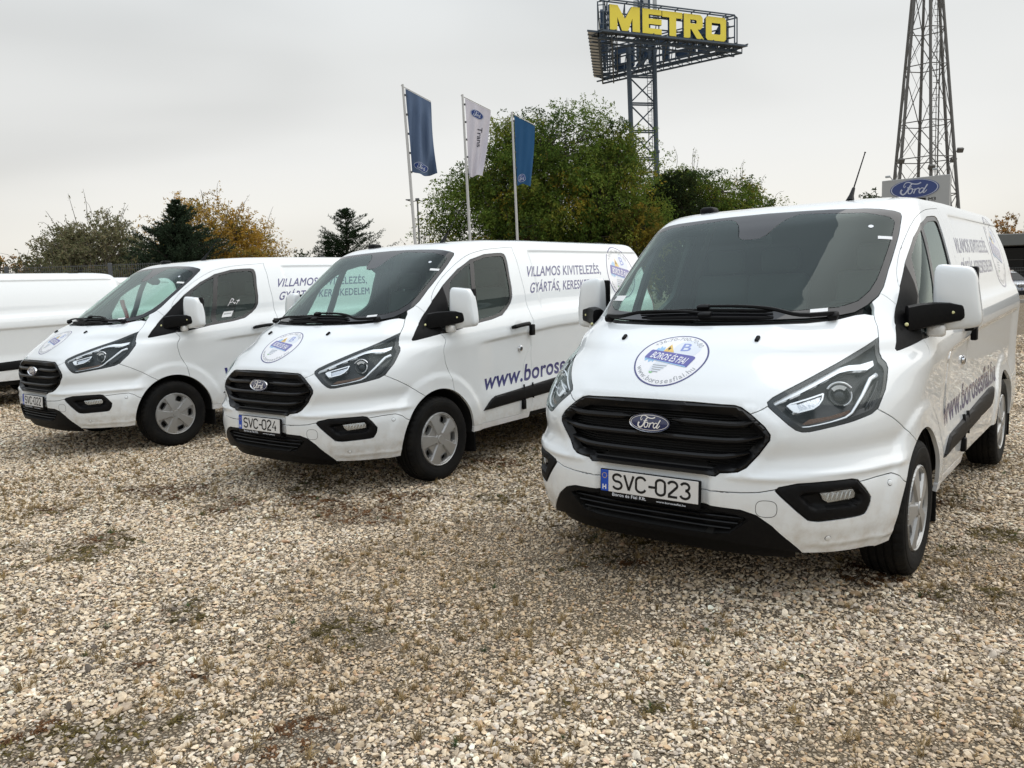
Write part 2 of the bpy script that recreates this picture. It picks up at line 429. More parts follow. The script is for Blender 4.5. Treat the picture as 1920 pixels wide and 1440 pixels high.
MOSS = [(-2.6, 4.8, .36, .85), (-1.58, 3.66, .26, .85), (-.80, 3.45, .16, .9), (-.66, 3.32, .16, .9), (-1.62, 2.54, .22, 1), (-1.41, 2.56, .20, 1), (-.74, 2.55, .15, 1), (-1.27, 2.65, .16, .8), (-1.58, 3.16, .20, .75), (-.14, 5.67, .28, .7), (3.0, 5.14, .36, .8), (2.8, 4.46, .26, .75), (.82, 3.3, .26, .55), (1.67, 2.69, .22, .75), (.9, 2.43, .12, .8), (.47, 2.66, .18, .6), (.14, 2.71, .16, .6), (-1.2, 3.0, .25, .6), (-3.4, 5.6, .3, .7), (1.5, 3.4, .25, .5)]
def moss_mask(x, y):
    m = 0
    for a, b, r, w in MOSS: m = np.maximum(m, w * np.exp(-((np.asarray(x) - a) ** 2 + ((np.asarray(y) - b) * .9) ** 2) / r ** 2))
    return .85 * np.maximum(sst(.34, .68, m * (.35 + 1.1 * fbm(x, y, 4.0, 91, 3))), .8 * moss_noise(x, y))
def moss_noise(x, y): return sst(.54, .63, fbm(x, y, 1.25, 11, 4)) * sst(.40, .60, fbm(x, y, 5.0, 21, 3))
def soil_mask(x, y): return .7 * sst(.50, .66, fbm(x, y, .55, 31, 4))
def ground_mat():
    m = bpy.data.materials.new('gravel_ground'); m.use_nodes = True; nt = m.node_tree; b = nt.nodes['Principled BSDF']; L = nt.links.new
    b.inputs['Roughness'].default_value = .95; b.inputs['Specular IOR Level'].default_value = .15
    tc = nd(nt, 'ShaderNodeTexCoord')
    v = nd(nt, 'ShaderNodeTexVoronoi', Scale=62.0, Randomness=1.0); L(tc.outputs['Object'], v.inputs['Vector'])
    r = nd(nt, 'ShaderNodeValToRGB'); L(v.outputs['Color'], r.inputs['Fac']); cr = r.color_ramp
    cr.elements[0].color = (.20, .14, .085, 1); cr.elements[1].color = (.50, .42, .32, 1)
    for p, c in ((.25, (.31, .245, .17, 1)), (.5, (.40, .33, .24, 1)), (.75, (.46, .385, .29, 1))): e = cr.elements.new(p); e.color = c
    v2 = nd(nt, 'ShaderNodeTexVoronoi', feature='DISTANCE_TO_EDGE', Scale=62.0, Randomness=1.0); L(tc.outputs['Object'], v2.inputs['Vector'])
    mr = nd(nt, 'ShaderNodeMapRange', **{'From Min': .0, 'From Max': .22, 'To Min': .15, 'To Max': 1.0}); L(v2.outputs['Distance'], mr.inputs['Value'])
    mx = nd(nt, 'ShaderNodeMix', data_type='RGBA'); mx.inputs[6].default_value = (.05, .036, .024, 1); L(mr.outputs[0], mx.inputs[0]); L(r.outputs['Color'], mx.inputs[7])
    n = nd(nt, 'ShaderNodeTexNoise', Scale=.45, Detail=6.0, Roughness=.62); L(tc.outputs['Object'], n.inputs['Vector'])
    mr2 = nd(nt, 'ShaderNodeMapRange', **{'From Min': .47, 'From Max': .66, 'To Min': 0.0, 'To Max': .75}); L(n.outputs['Fac'], mr2.inputs['Value'])
    mx2 = nd(nt, 'ShaderNodeMix', data_type='RGBA'); L(mr2.outputs[0], mx2.inputs[0]); L(mx.outputs[2], mx2.inputs[6]); mx2.inputs[7].default_value = (.24, .185, .115, 1)
    L(mx2.outputs[2], b.inputs['Base Color'])
    bp = nd(nt, 'ShaderNodeBump', Strength=.8, Distance=.02); L(mr.outputs[0], bp.inputs['Height']); L(bp.outputs[0], b.inputs['Normal'])
    MATS['gravel_ground'] = m
ground_mat()
def build_ground():
    xs = np.concatenate([[-1500, -600, -250, -120, -60, -35], np.arange(-22, 22.01, .5), [35, 60, 120, 250, 600, 1500]])
    ys = np.concatenate([[-1500, -500, -150, -60, -25, -10, -4], np.arange(-1, 26.01, .5), [35, 50, 80, 150, 350, 800, 1500, 2500]])
    X, Y = np.meshgrid(xs, ys); Z = ground_z(X, Y); Z = np.where((np.abs(X) > 22) | (Y > 26) | (Y < -1), -.03, Z)
    n = len(xs); V = np.stack([X, Y, Z], -1).reshape(-1, 3)
    F = [(j * n + i, j * n + i + 1, (j + 1) * n + i + 1, (j + 1) * n + i) for j in range(len(ys) - 1) for i in range(n - 1)]
    tag(MB().add(V, F).emit('ground', 'gravel_ground', None, angle=180), kind='structure')
build_ground()
# ---- loose stones and weeds as instances of small real meshes
def inst_mat(name, rough=.9, transl=0):
    m = bpy.data.materials.new(name); m.use_nodes = True; nt = m.node_tree; b = nt.nodes['Principled BSDF']; L = nt.links.new
    a = nd(nt, 'ShaderNodeAttribute', attribute_name='tint', attribute_type='INSTANCER'); b.inputs['Roughness'].default_value = rough; b.inputs['Specular IOR Level'].default_value = .22
    if transl:
        L(a.outputs['Color'], b.inputs['Base Color'])
        out = nt.nodes['Material Output']; mix = nd(nt, 'ShaderNodeMixShader'); mix.inputs[0].default_value = transl; tl = nd(nt, 'ShaderNodeBsdfTranslucent'); L(a.outputs['Color'], tl.inputs[0])
        L(b.outputs[0], mix.inputs[1]); L(tl.outputs[0], mix.inputs[2]); L(mix.outputs[0], out.inputs[0])
    else:
        tc = nd(nt, 'ShaderNodeTexCoord'); n = nd(nt, 'ShaderNodeTexNoise', Scale=2.2, Detail=4.0); L(tc.outputs['Object'], n.inputs['Vector'])
        mr = nd(nt, 'ShaderNodeMapRange', **{'From Min': .3, 'From Max': .7, 'To Min': .72, 'To Max': 1.12}); L(n.outputs['Fac'], mr.inputs['Value'])
        sc = nd(nt, 'ShaderNodeVectorMath', operation='SCALE'); L(a.outputs['Color'], sc.inputs[0]); L(mr.outputs[0], sc.inputs['Scale']); L(sc.outputs[0], b.inputs['Base Color'])
    MATS[name] = m
inst_mat('stone'); inst_mat('weed', .8, .25)
def variants(kind, n):
    c = bpy.data.collections.new(kind + '_shapes')
    for k in range(n):
        mb = MB()
        if kind == 'stone':
            bm = bmesh.new(); bmesh.ops.create_icosphere(bm, subdivisions=2, radius=1); R = np.random.default_rng(100 + k)
            pl = [(Vector(R.normal(size=3)).normalized(), R.uniform(.42, .82)) for _ in range(10)]; ax = (1.0, R.uniform(.55, .95), R.uniform(.34, .66))
            for v in bm.verts:
                p = v.co.copy()
                for nn, d in pl:
                    q = p.dot(nn)
                    if q > d: p -= nn * (q - d) * .9
                v.co = Vector((p.x * ax[0], p.y * ax[1], p.z * ax[2])) * (1 + R.normal() * .02)
            mb.add([v.co for v in bm.verts], [[v.index for v in f.verts] for f in bm.faces]); bm.free()
            o = mb.emit('stone', 'stone', None, angle=28)
        else:
            R = np.random.default_rng(300 + k)
            for b in range(18 if k < 4 else 26):
                az = R.uniform(0, 6.28); tilt = R.uniform(.15, 1.15) if k < 4 else R.uniform(.8, 1.5); ln = R.uniform(.5, 1.0) * (1 if k < 4 else .6); w = (.035 if k < 4 else .11)
                bx, by = R.normal(size=2) * (.12 if k < 4 else .35); pts = []
                for q in range(4):
                    u = q / 3; tl_ = tilt * (.5 + .7 * u); pts.append((bx + math.cos(az) * math.sin(tl_) * ln * u, by + math.sin(az) * math.sin(tl_) * ln * u, math.cos(tl_) * ln * u + .01))
                sx, sy = -math.sin(az) * w, math.cos(az) * w; V = []; ww = (1, .9, .6, .05) if k < 4 else (.3, 1, .8, .1)
                for q, p in enumerate(pts): V += [(p[0] - sx * ww[q], p[1] - sy * ww[q], p[2]), (p[0] + sx * ww[q], p[1] + sy * ww[q], p[2])]
                mb.add(V, [(2 * q, 2 * q + 1, 2 * q + 3, 2 * q + 2) for q in range(3)])
            o = mb.emit('weed', 'weed', None, angle=60)
        COL.objects.unlink(o); c.objects.link(o)
    return c
def scatter(name, coll, P, rot, scl, idx, tint):
    me = bpy.data.meshes.new(name); me.from_pydata([tuple(p) for p in P], [], [])
    def at(nm, ty, key, arr):
        a = me.attributes.new(nm, ty, 'POINT'); a.data.foreach_set(key, np.ascontiguousarray(arr).ravel())
    at('rot', 'FLOAT_VECTOR', 'vector', rot.astype(np.float32)); at('scl', 'FLOAT_VECTOR', 'vector', scl.astype(np.float32)); at('idx', 'INT', 'value', idx.astype(np.int32)); at('tint', 'FLOAT_COLOR', 'color', np.concatenate([tint, np.ones((len(tint), 1))], 1).astype(np.float32))
    o = bpy.data.objects.new(name, me); COL.objects.link(o)
    ng = bpy.data.node_groups.new(name, 'GeometryNodeTree'); ng.interface.new_socket('Geometry', in_out='INPUT', socket_type='NodeSocketGeometry'); ng.interface.new_socket('Geometry', in_out='OUTPUT', socket_type='NodeSocketGeometry')
    N = ng.nodes.new; L = ng.links.new; gi = N('NodeGroupInput'); go = N('NodeGroupOutput'); ip = N('GeometryNodeInstanceOnPoints'); ci = N('GeometryNodeCollectionInfo')
    ci.inputs['Collection'].default_value = coll; ci.inputs['Separate Children'].default_value = True; ci.inputs['Reset Children'].default_value = True
    def na(nm, ty): n = N('GeometryNodeInputNamedAttribute'); n.data_type = ty; n.inputs['Name'].default_value = nm; return n.outputs['Attribute']
    L(gi.outputs[0], ip.inputs['Points']); L(ci.outputs[0], ip.inputs['Instance']); ip.inputs['Pick Instance'].default_value = True
    L(na('idx', 'INT'), ip.inputs['Instance Index']); e2r = N('FunctionNodeEulerToRotation'); L(na('rot', 'FLOAT_VECTOR'), e2r.inputs[0]); L(e2r.outputs[0], ip.inputs['Rotation']); L(na('scl', 'FLOAT_VECTOR'), ip.inputs['Scale']); L(ip.outputs[0], go.inputs[0])
    md = o.modifiers.new('scatter', 'NODES'); md.node_group = ng
    return o
def spread(y0, y1, dens, spill=1.6):
    a = .70; n = int(dens * (a * (y1 ** 2 - y0 ** 2) + 2 * spill * (y1 - y0)))
    y = np.sqrt(RNG.uniform(y0 ** 2, y1 ** 2, n)); x = RNG.uniform(-1, 1, n) * (a * y + spill); return x, y
STONE_COLS = np.array([(.64, .56, .455), (.70, .64, .56), (.54, .465, .375), (.48, .43, .385), (.60, .50, .375), (.46, .345, .235), (.56, .52, .485), (.34, .285, .235), (.13, .115, .105), (.74, .70, .64), (.58, .44, .35)])
STONE_P = np.array([.21, .15, .14, .11, .11, .06, .08, .045, .02, .05, .025])
def build_stones():
    P = []; S = []
    for y0, y1, dens, sz in ((1.2, 3.2, 3900, (.0048, .0175)), (3.2, 5.0, 3000, (.006, .0175)), (5.0, 8.0, 1900, (.0085, .0185)), (8.0, 12.5, 900, (.012, .023)), (12.5, 20, 280, (.017, .032))):
        x, y = spread(y0, y1, dens); s = np.exp(RNG.uniform(math.log(sz[0]), math.log(sz[1]), len(x)))
        big = RNG.random(len(x)) < .012; s[big] *= RNG.uniform(1.4, 2.0, big.sum())
        s *= .82 + .36 * fbm(x, y, 1.9, 81, 3); P.append(np.stack([x, y], 1)); S.append(s)
    for y0, y1, dens, sz in ((1.2, 3.4, 4200, (.0034, .0062)), (3.4, 5.5, 2600, (.0042, .0072)), (5.5, 9.0, 900, (.006, .0095))):
        x, y = spread(y0, y1, dens); P.append(np.stack([x, y], 1)); S.append(RNG.uniform(sz[0], sz[1], len(x)))
    P = np.concatenate(P); S = np.concatenate(S)
    mm = moss_mask(P[:, 0], P[:, 1]); so = soil_mask(P[:, 0], P[:, 1])
    keep = RNG.random(len(P)) > np.clip(mm * .78 + so * .06, 0, .9); P, S, so, mm = P[keep], S[keep], so[keep], mm[keep]
    S = S * (1 - .25 * so); n = len(P)
    z = ground_z(P[:, 0], P[:, 1]) + S * RNG.uniform(.02, .50, n)
    rot = np.stack([RNG.normal(0, .35, n), RNG.normal(0, .35, n), RNG.uniform(0, 6.28, n)], 1)
    scl = S[:, None] * RNG.uniform(.8, 1.25, (n, 3))
    t = STONE_COLS[RNG.choice(len(STONE_COLS), n, p=STONE_P)] * RNG.uniform(.84, 1.24, (n, 1)); t = t * (1 - .34 * so[:, None] * np.array([.8, 1, 1.25])) * (1 - .35 * mm[:, None]) * np.array([1.12, 1.055, .94])
    o = scatter('gravel', variants('stone', 12), np.stack([P[:, 0], P[:, 1], z], 1), rot, scl, RNG.integers(0, 12, n), np.clip(t, .01, .88)); tag(o, kind='stuff', label='loose pale gravel covering the lot')
    print('stones', n)
def build_weeds():
    x, y = spread(1.3, 13, 620); m = moss_mask(x, y); d = sst(.46, .66, fbm(x, y, .8, 51, 4)); k = RNG.random(len(x)) < np.clip(m * .98 + d * .26 + .010, 0, 1)
    x, y, m, d = x[k], y[k], m[k], d[k]; n = len(x)
    green = RNG.random(n); reddish = fbm(x, y, 1.6, 71, 2) > .54
    dry = np.array([.31, .225, .11]); red = np.array([.145, .070, .028]); olive = np.array([.125, .095, .030]); gr = np.array([.075, .115, .045])
    t = np.where((green < .035)[:, None], gr, np.where((m > .45)[:, None], np.where(reddish[:, None], red, olive), dry)) * RNG.uniform(.65, 1.35, (n, 1))
    low = (m > .45) & (green >= .035)
    idx = np.where(low, RNG.integers(4, 8, n), RNG.integers(0, 4, n)); s = np.where(low, RNG.uniform(.016, .040, n), RNG.uniform(.02, .062, n)); s = np.where(green < .035, RNG.uniform(.02, .05, n), s)
    rot = np.stack([RNG.normal(0, .15, n), RNG.normal(0, .15, n), RNG.uniform(0, 6.28, n)], 1)
    o = scatter('weeds', variants('weed', 8), np.stack([x, y, ground_z(x, y) + .001], 1), rot, np.stack([s, s, s * RNG.uniform(.6, 1.1, n)], 1), idx, t); tag(o, kind='stuff', label='dry weeds and brown moss between the stones')
    print('weeds', n)
build_stones(); build_weeds()

# =====================================================================  trees
mat('bark', (.060, .048, .038), .95, bump=.6, bump_scale=14); leaf_mat('leaf', .32); leaf_mat('needle', .12)
class LeafSet:
    """thousands of little leaf faces gathered into one crown mesh"""
    def __init__(s): s.c = []; s.d = []; s.s = []; s.t = []
    def add(s, C, D, S, T): s.c.append(C); s.d.append(D); s.s.append(S); s.t.append(T)
    def emit(s, name, parent, m='leaf', aspect=.42):
        C = np.concatenate(s.c); D = np.concatenate(s.d); S = np.concatenate(s.s); T = np.concatenate(s.t); n = len(C)
        D = D / (np.linalg.norm(D, axis=1, keepdims=True) + 1e-9); U = np.cross(D, RNG.normal(size=(n, 3))); U /= np.linalg.norm(U, axis=1, keepdims=True) + 1e-9
        S = S[:, None]; V = np.stack([C, C + D * S * .5 + U * S * aspect * .5, C + D * S, C + D * S * .5 - U * S * aspect * .5], 1).reshape(-1, 3)
        me = bpy.data.meshes.new(name); me.vertices.add(4 * n); me.vertices.foreach_set('co', V.ravel().astype(np.float32)); me.loops.add(4 * n); me.loops.foreach_set('vertex_index', np.arange(4 * n, dtype=np.int32))
        me.polygons.add(n); me.polygons.foreach_set('loop_start', np.arange(0, 4 * n, 4, dtype=np.int32))
        ca = me.color_attributes.new('tint', 'FLOAT_COLOR', 'CORNER'); T4 = np.concatenate([T, np.ones((n, 1))], 1); ca.data.foreach_set('color', np.repeat(T4, 4, axis=0).ravel().astype(np.float32))
        me.materials.append(MATS[m]); me.update(calc_edges=True); me.validate()
        o = bpy.data.objects.new(name, me); COL.objects.link(o); o.parent = parent; return o
def limb(a, b, r0, r1, bend=.12, n=6):
    a = Vector(a); b = Vector(b); L = (b - a).length; off = Vector(RNG.normal(size=3)) * bend * L; P = []
    for k in range(n + 1):
        u = k / n; P.append(a.lerp(b, u) + off * (math.sin(math.pi * u) * .5) + Vector((0, 0, bend * L * .5 * math.sin(math.pi * u))))
    return tube(P, list(np.linspace(r0, r1, n + 1)), 6), P
def broad_tree(name, x, y, ctr, rad, n_cl, leaves, cols, probs, label, cat='tree', trunk_r=.22, trunk_h=1.6, leaf=.15, cl_r=.55, droop=.5, twigs=0, seed=1, lobes=None, group=None, base=None, stray=.0, leafcol_y=None):
    """ctr/rad: crown ellipsoid relative to the foot"""
    global RNG
    RNG = np.random.default_rng(seed); r = empty(name, (x, y, -.02)); tag(r, label, cat, group)
    lobes = lobes or [(ctr, rad, 1.0)]
    w = np.array([l[2] for l in lobes]); w = w / w.sum(); C = []
    while len(C) < n_cl:
        c, rd, _ = lobes[RNG.choice(len(lobes), p=w)]; v = RNG.normal(size=3); v /= np.linalg.norm(v); q = RNG.uniform(.25, 1) ** .55
        p = np.array(c) + v * np.array(rd) * q * (1 + stray * RNG.normal() * .12)
        if p[2] > .45: C.append(p)
    C = np.array(C); tr = MB()
    top = np.array(ctr) * [.5, .5, 1]; fork = Vector((0, 0, trunk_h)); (V, F), _ = limb((0, 0, 0), fork, trunk_r, trunk_r * .8, .03); tr.add(V, F)
    nm = 9; A = np.array([np.array(ctr) + (lambda v: v / np.linalg.norm(v))(RNG.normal(size=3)) * np.array(rad) * .50 for _ in range(nm)]); A[:, 2] = np.maximum(A[:, 2], trunk_h + .4); paths = []
    for a in A: (V, F), P = limb(fork, a, trunk_r * .55, trunk_r * .16, .16); tr.add(V, F); paths += [np.array(p) for p in P[2:]]
    paths = np.array(paths); ls = LeafSet(); ctrv = np.array(ctr)
    for c in C:
        d = np.linalg.norm(paths - c, axis=1) + np.maximum(0, paths[:, 2] - c[2]) * .5; p = paths[np.argmin(d)]; (V, F), P = limb(p, c, trunk_r * .11, trunk_r * .03, .18, 4); tr.add(V, F)
        n = int(leaves * RNG.uniform(.55, 1.45)); R = cl_r * RNG.uniform(.65, 1.3); out = (c - ctrv); out /= np.linalg.norm(out) + 1e-9
        k = max(3, n // 11); ti = c + np.clip(RNG.normal(size=(k, 3)), -1.35, 1.35) * R * np.array([.62, .62, .42]); dr = RNG.normal(size=(k, 3)) * .7 + out * .7 + [0, 0, .1]; dr /= np.linalg.norm(dr, axis=1, keepdims=True)
        j = RNG.integers(0, k, n); u = RNG.uniform(0, 1, n)[:, None]; pos = ti[j] + dr[j] * u * R * .75 - np.array([0, 0, 1]) * (u ** 2) * R * droop + RNG.normal(size=(n, 3)) * .05 * R
        D = dr[j] * .6 + RNG.normal(size=(n, 3)) * .8 - [0, 0, droop * .8]; S = leaf * RNG.uniform(.6, 1.3, n)
        base_c = np.array(cols)[RNG.choice(len(cols), p=np.array(probs) / sum(probs))]; T = base_c * RNG.uniform(.7, 1.3, (n, 1)) * (1 + RNG.normal(size=(n, 3)) * .06)
        ls.add(pos, D, S, np.clip(T, .004, .7))
    for _ in range(twigs):
        v = RNG.normal(size=3); v /= np.linalg.norm(v); v[2] = abs(v[2]); c, rd, _ = lobes[RNG.choice(len(lobes), p=w)]; p = np.array(c) + v * np.array(rd) * .92; e = p + (v + [0, 0, .6]) * RNG.uniform(.35, .9); (V, F), P = limb(p, e, .014, .005, .2, 4); tr.add(V, F)
        n = int(RNG.integers(6, 16)); u = RNG.uniform(.2, 1, n)[:, None]; ls.add(p + (e - p) * u + RNG.normal(size=(n, 3)) * .05, RNG.normal(size=(n, 3)) - [0, 0, 1.0], leaf * RNG.uniform(.6, 1.1, n), np.array(cols)[RNG.choice(len(cols), n)] * RNG.uniform(.8, 1.2, (n, 1)))
    tr.emit('trunk', 'bark', r, angle=60); ls.emit('crown', r); return r
def conifer(name, x, y, h, rad, label, seed=1, dens=1.0, col=(.026, .044, .022), flare=1.0, group=None):
    global RNG
    RNG = np.random.default_rng(seed); r = empty(name, (x, y, -.02)); tag(r, label, 'tree', group); tr = MB(); V, F = tube([(0, 0, 0), (0, 0, h * .5), (0, 0, h * .97)], [.16, .1, .015], 7); tr.add(V, F); ls = LeafSet()
    z = h * .06
    while z < h * .99:
        u = 1 - z / h; L0 = rad * (u ** .85) * flare; nb = int((9 + 4 * u) * dens)
        for k in range(nb):
            a = RNG.uniform(0, 6.28); L = max(.10, L0 * RNG.uniform(.35, 1.30)); el = RNG.uniform(-.10, .45) + .35 * (1 - u); e = np.array([math.cos(a) * L, math.sin(a) * L, z + L * math.sin(el)]); s = np.array([0, 0, z - .05])
            (V, F), _ = limb(s, e, .022, .006, .05, 3); tr.add(V, F); n = int((26 + 95 * L) * dens); q = RNG.uniform(.12, 1.03, n)[:, None]; pos = s + (e - s) * q + RNG.normal(size=(n, 3)) * np.array([.10, .10, .055]) * (.35 + L * .55) * (1.15 - q * .75)
            D = (e - s) / L * .9 + RNG.normal(size=(n, 3)) * .75 + [0, 0, .15]; T = np.array(col) * RNG.uniform(.6, 1.5, (n, 1)); ls.add(pos, D, RNG.uniform(.07, .16, n), T)
        z += h * .035 * RNG.uniform(.5, 1.6)
    tr.emit('trunk', 'bark', r, angle=60); ls.emit('crown', r, 'needle', .30); return r
GRN = [(.092, .142, .030), (.130, .182, .036), (.185, .210, .040), (.28, .23, .036), (.055, .088, .025)]
BG = 'trees behind the parked vans'
broad_tree('locust_tree', 2.6, 40, (.1, 0, 5.6), (5.0, 4.2, 4.4), 620, 380, GRN, [.33, .33, .18, .035, .125], 'big green leafy tree behind the flags, yellowing in places', seed=3, trunk_r=.30, trunk_h=1.5, leaf=.135, cl_r=.80, droop=.55, twigs=40, group=BG, stray=.5,
           lobes=[((.2, 0, 6.2), (3.9, 3.2, 4.2), 1.0), ((-3.7, 0, 4.3), (2.8, 2.5, 3.3), .55), ((2.6, 0, 5.3), (2.2, 2.4, 3.9), .6), ((-.8, -.5, 3.6), (4.6, 3.0, 3.0), .5), ((-1.6, 0, 6.9), (2.2, 2.2, 2.9), .35)])
broad_tree('locust_tree', 11.3, 46, (0, 0, 4.9), (3.3, 3.0, 3.6), 300, 320, GRN, [.28, .30, .22, .10, .10], 'smaller green tree right of the big one, above the nearest van roof', seed=5, trunk_r=.22, trunk_h=1.4, leaf=.145, cl_r=.68, droop=.5, twigs=40, group=BG, stray=.5,
           lobes=[((-1.2, 0, 4.6), (2.6, 2.4, 3.8), 1.0), ((1.9, 0, 4.3), (2.5, 2.0, 3.0), .9)])
broad_tree('dark_shrub', 8.7, 41.8, (0, 0, 3.9), (1.9, 1.5, 3.3), 110, 170, [(.026, .038, .016), (.036, .048, .018)], [.6, .4], 'dark dense shrub filling the gap between the two green trees', seed=6, trunk_r=.12, trunk_h=.8, leaf=.2, cl_r=.6, group=BG)
broad_tree('low_shrub', 1.2, 37.2, (0, 0, 1.9), (5.2, 1.2, 1.7), 90, 110, [(.045, .030, .020), (.055, .055, .02), (.03, .032, .014)], [.4, .3, .3], 'low reddish brown shrub below the big green tree', seed=8, trunk_r=.08, trunk_h=.4, leaf=.17, cl_r=.6, group=BG)
broad_tree('yellow_shrub', 5.9, 37.6, (0, 0, 3.2), (1.3, 1.0, 2.3), 44, 100, [(.22, .17, .03), (.16, .14, .032), (.10, .10, .028)], [.4, .4, .2], 'yellowing shrub at the right foot of the big green tree', seed=9, trunk_r=.07, trunk_h=.5, leaf=.17, cl_r=.5, group=BG)
conifer('spruce', -9.9, 50, 6.9, 4.0, 'dark spruce tip standing above the roof of the left lettered van', 21, 1.0, group=BG)
conifer('young_spruce', -11.2, 50.5, 5.2, 2.6, 'small dark spruce just left of the tall spruce tip', 22, .9, group=BG)
broad_tree('round_shrub', -12.6, 51, (0, 0, 2.7), (1.6, 1.3, 2.0), 40, 100, [(.042, .054, .022), (.055, .064, .026)], [.6, .4], 'round green shrub left of the two dark spruces', seed=23, trunk_r=.08, trunk_h=.6, leaf=.17, cl_r=.45, group=BG)
conifer('spruce', -13.35, 33, 5.5, 3.0, 'dark spruce in front of the golden tree', 24, 1.5, (.034, .050, .030), group=BG)
broad_tree('golden_tree', -14.9, 42, (0, 0, 4.3), (3.0, 2.4, 2.6), 280, 170, [(.42, .26, .05), (.32, .21, .045), (.20, .165, .05), (.50, .33, .08)], [.35, .3, .2, .15], 'golden yellow autumn tree left of the flags', seed=25, trunk_r=.18, trunk_h=1.4, leaf=.12, cl_r=.62, twigs=40, group=BG, stray=1.5, droop=.2, lobes=[((-.2, 0, 4.4), (2.4, 2, 2.3), 1), ((1.4, 0, 3.6), (2.0, 1.8, 1.7), .6), ((-1.6, 0, 4.3), (1.8, 1.6, 1.9), .4)])
broad_tree('olive_willow', -17.9, 35, (0, 0, 2.85), (2.0, 1.7, 2.35), 260, 240, [(.20, .19, .105), (.165, .165, .09), (.225, .205, .12)], [.4, .35, .25], 'grey green rounded tree behind the wire fence at left', seed=26, trunk_r=.14, trunk_h=.9, leaf=.12, cl_r=.50, twigs=45, droop=.1, group=BG, stray=1)
broad_tree('olive_shrub', -15.4, 34.3, (0, 0, 2.0), (1.15, 1.0, 1.9), 46, 120, [(.15, .15, .085), (.12, .125, .07)], [.5, .5], 'grey green shrub between the rounded tree and the dark spruce', seed=27, trunk_r=.08, trunk_h=.5, leaf=.14, cl_r=.42, twigs=15, droop=.1, group=BG)
for k, (x, y, h, w) in enumerate(((-17.6, 30.5, 2.9, 1.3), (-19.2, 31.2, 3.0, 1.4), (-16.0, 30.2, 2.7, 1.2), (-14.2, 29.6, 2.5, 1.1))):
    broad_tree('hedge_shrub', x, y, (0, 0, h * .5), (w, .9, h * .52), 40, 120, [(.115, .115, .060), (.092, .10, .052), (.15, .13, .065)], [.4, .4, .2], ['leafy shrub directly behind the wire fence, near the left edge', 'tall leafy shrub cut off by the left edge of the photo', 'leafy shrub behind the wire fence under the rounded tree', 'low leafy shrub behind the wire fence, closest to the left lettered van'][k], seed=40 + k, trunk_r=.05, trunk_h=.3, leaf=.14, cl_r=.40, twigs=26, droop=.0, group='shrubs behind the wire fence')
broad_tree('orange_shrub', -22.2, 36, (0, 0, 2.2), (1.5, 1.0, 1.6), 24, 80, [(.36, .20, .06), (.28, .17, .06)], [.5, .5], 'small orange leafed shrub at the far left edge', seed=48, trunk_r=.06, trunk_h=.4, leaf=.15, cl_r=.4, group=BG)
broad_tree('distant_tree', 41.0, 90, (0, 0, 7.4), (3.0, 2.5, 3.9), 60, 90, [(.045, .056, .030), (.055, .064, .034)], [.5, .5], 'dark distant tree just left of the oval sign', seed=50, trunk_r=.25, trunk_h=2, leaf=.34, cl_r=.9, group=BG)
broad_tree('orange_tree', 55.3, 90, (0, 0, 5.2), (2.7, 2.0, 2.5), 46, 60, [(.36, .20, .07), (.28, .17, .07), (.20, .15, .07)], [.4, .4, .2], 'orange autumn tree above the flat grey roof at right', seed=51, trunk_r=.2, trunk_h=2, leaf=.32, cl_r=.7, twigs=20, group=BG, stray=1)
broad_tree('bare_shrub', -6.2, 60, (0, 0, 3.6), (1.4, 1.2, 2.0), 26, 26, [(.24, .14, .10), (.16, .11, .07)], [.5, .5], 'thin pinkish bare shrub between the lamp post and the big tree', seed=52, trunk_r=.06, trunk_h=.6, leaf=.16, cl_r=.45, twigs=20, group=BG, stray=2)
RNG = np.random.default_rng(99)

# =====================================================================  fences, lamp post, building
mat('fence_grey', (.10, .105, .11), .6, metal=.2); mat('pole_white', (.52, .52, .51), .35, coat=.4, noise_amt=.25, noise_scale=3, base2=(.36, .36, .35)); mat('concrete', (.33, .31, .28), .9, noise_amt=.6, noise_scale=6, base2=(.22, .20, .18))
mat('fascia', (.115, .122, .118), .45, noise_amt=.3, noise_scale=1.5, base2=(.09, .095, .092)); mat('dark_glass', (.006, .007, .008), .12, spec=.15); mat('mullion', (.05, .05, .05), .5)
def mesh_fence(label, A, B, h, step, name='wire_fence', dz=.20, dv=.055):
    A = Vector(A); B = Vector(B); L = (B - A).length; d = (B - A) / L; r = empty(name, A); tag(r, label, 'fence'); n = max(1, round(L / step))
    for k in range(n + 1):
        p = d * (L * k / n); V, F = rbox((p.x, p.y, h / 2), (.09, .06, h), .008, 1); pst = MB().add(V, F).emit('post', 'fence_grey', r)
    for k in range(n):
        mb = MB(); a = d * (L * k / n); b = d * (L * (k + 1) / n)
        z = .10
        while z < h - .04: V, F = bar((a.x, a.y, z), (b.x, b.y, z), .007); mb.add(V, F); z += dz
        V, F = bar((a.x, a.y, h - .05), (b.x, b.y, h - .05), .012); mb.add(V, F)
        m = int((b - a).length / dv)
        for q in range(1, m): p = a.lerp(b, q / m); V, F = bar((p.x, p.y, .08), (p.x, p.y, h - .02), .006); mb.add(V, F)
        o = mb.emit('mesh_panel', 'fence_grey', r, smooth=False); o['kind'] = 'stuff'
    return r
mesh_fence('grey wire mesh fence with square posts behind the white vans at left', (-17.75, 20.4, 0), (-4.5, 19.6, 0), 2.45, 2.65)
rf = mesh_fence('low wire mesh fence on a concrete kerb in front of the silver car', (20.0, 43.0, .14), (48, 43.0, .14), 1.75, 2.8, dz=.16, dv=.09)
V, F = rbox((34, 43.0, .03), (28.4, .25, .24), .02, 1); tag(MB().add(V, F).emit('concrete_kerb', 'concrete'), 'long concrete kerb under the low wire fence at right', 'kerb')
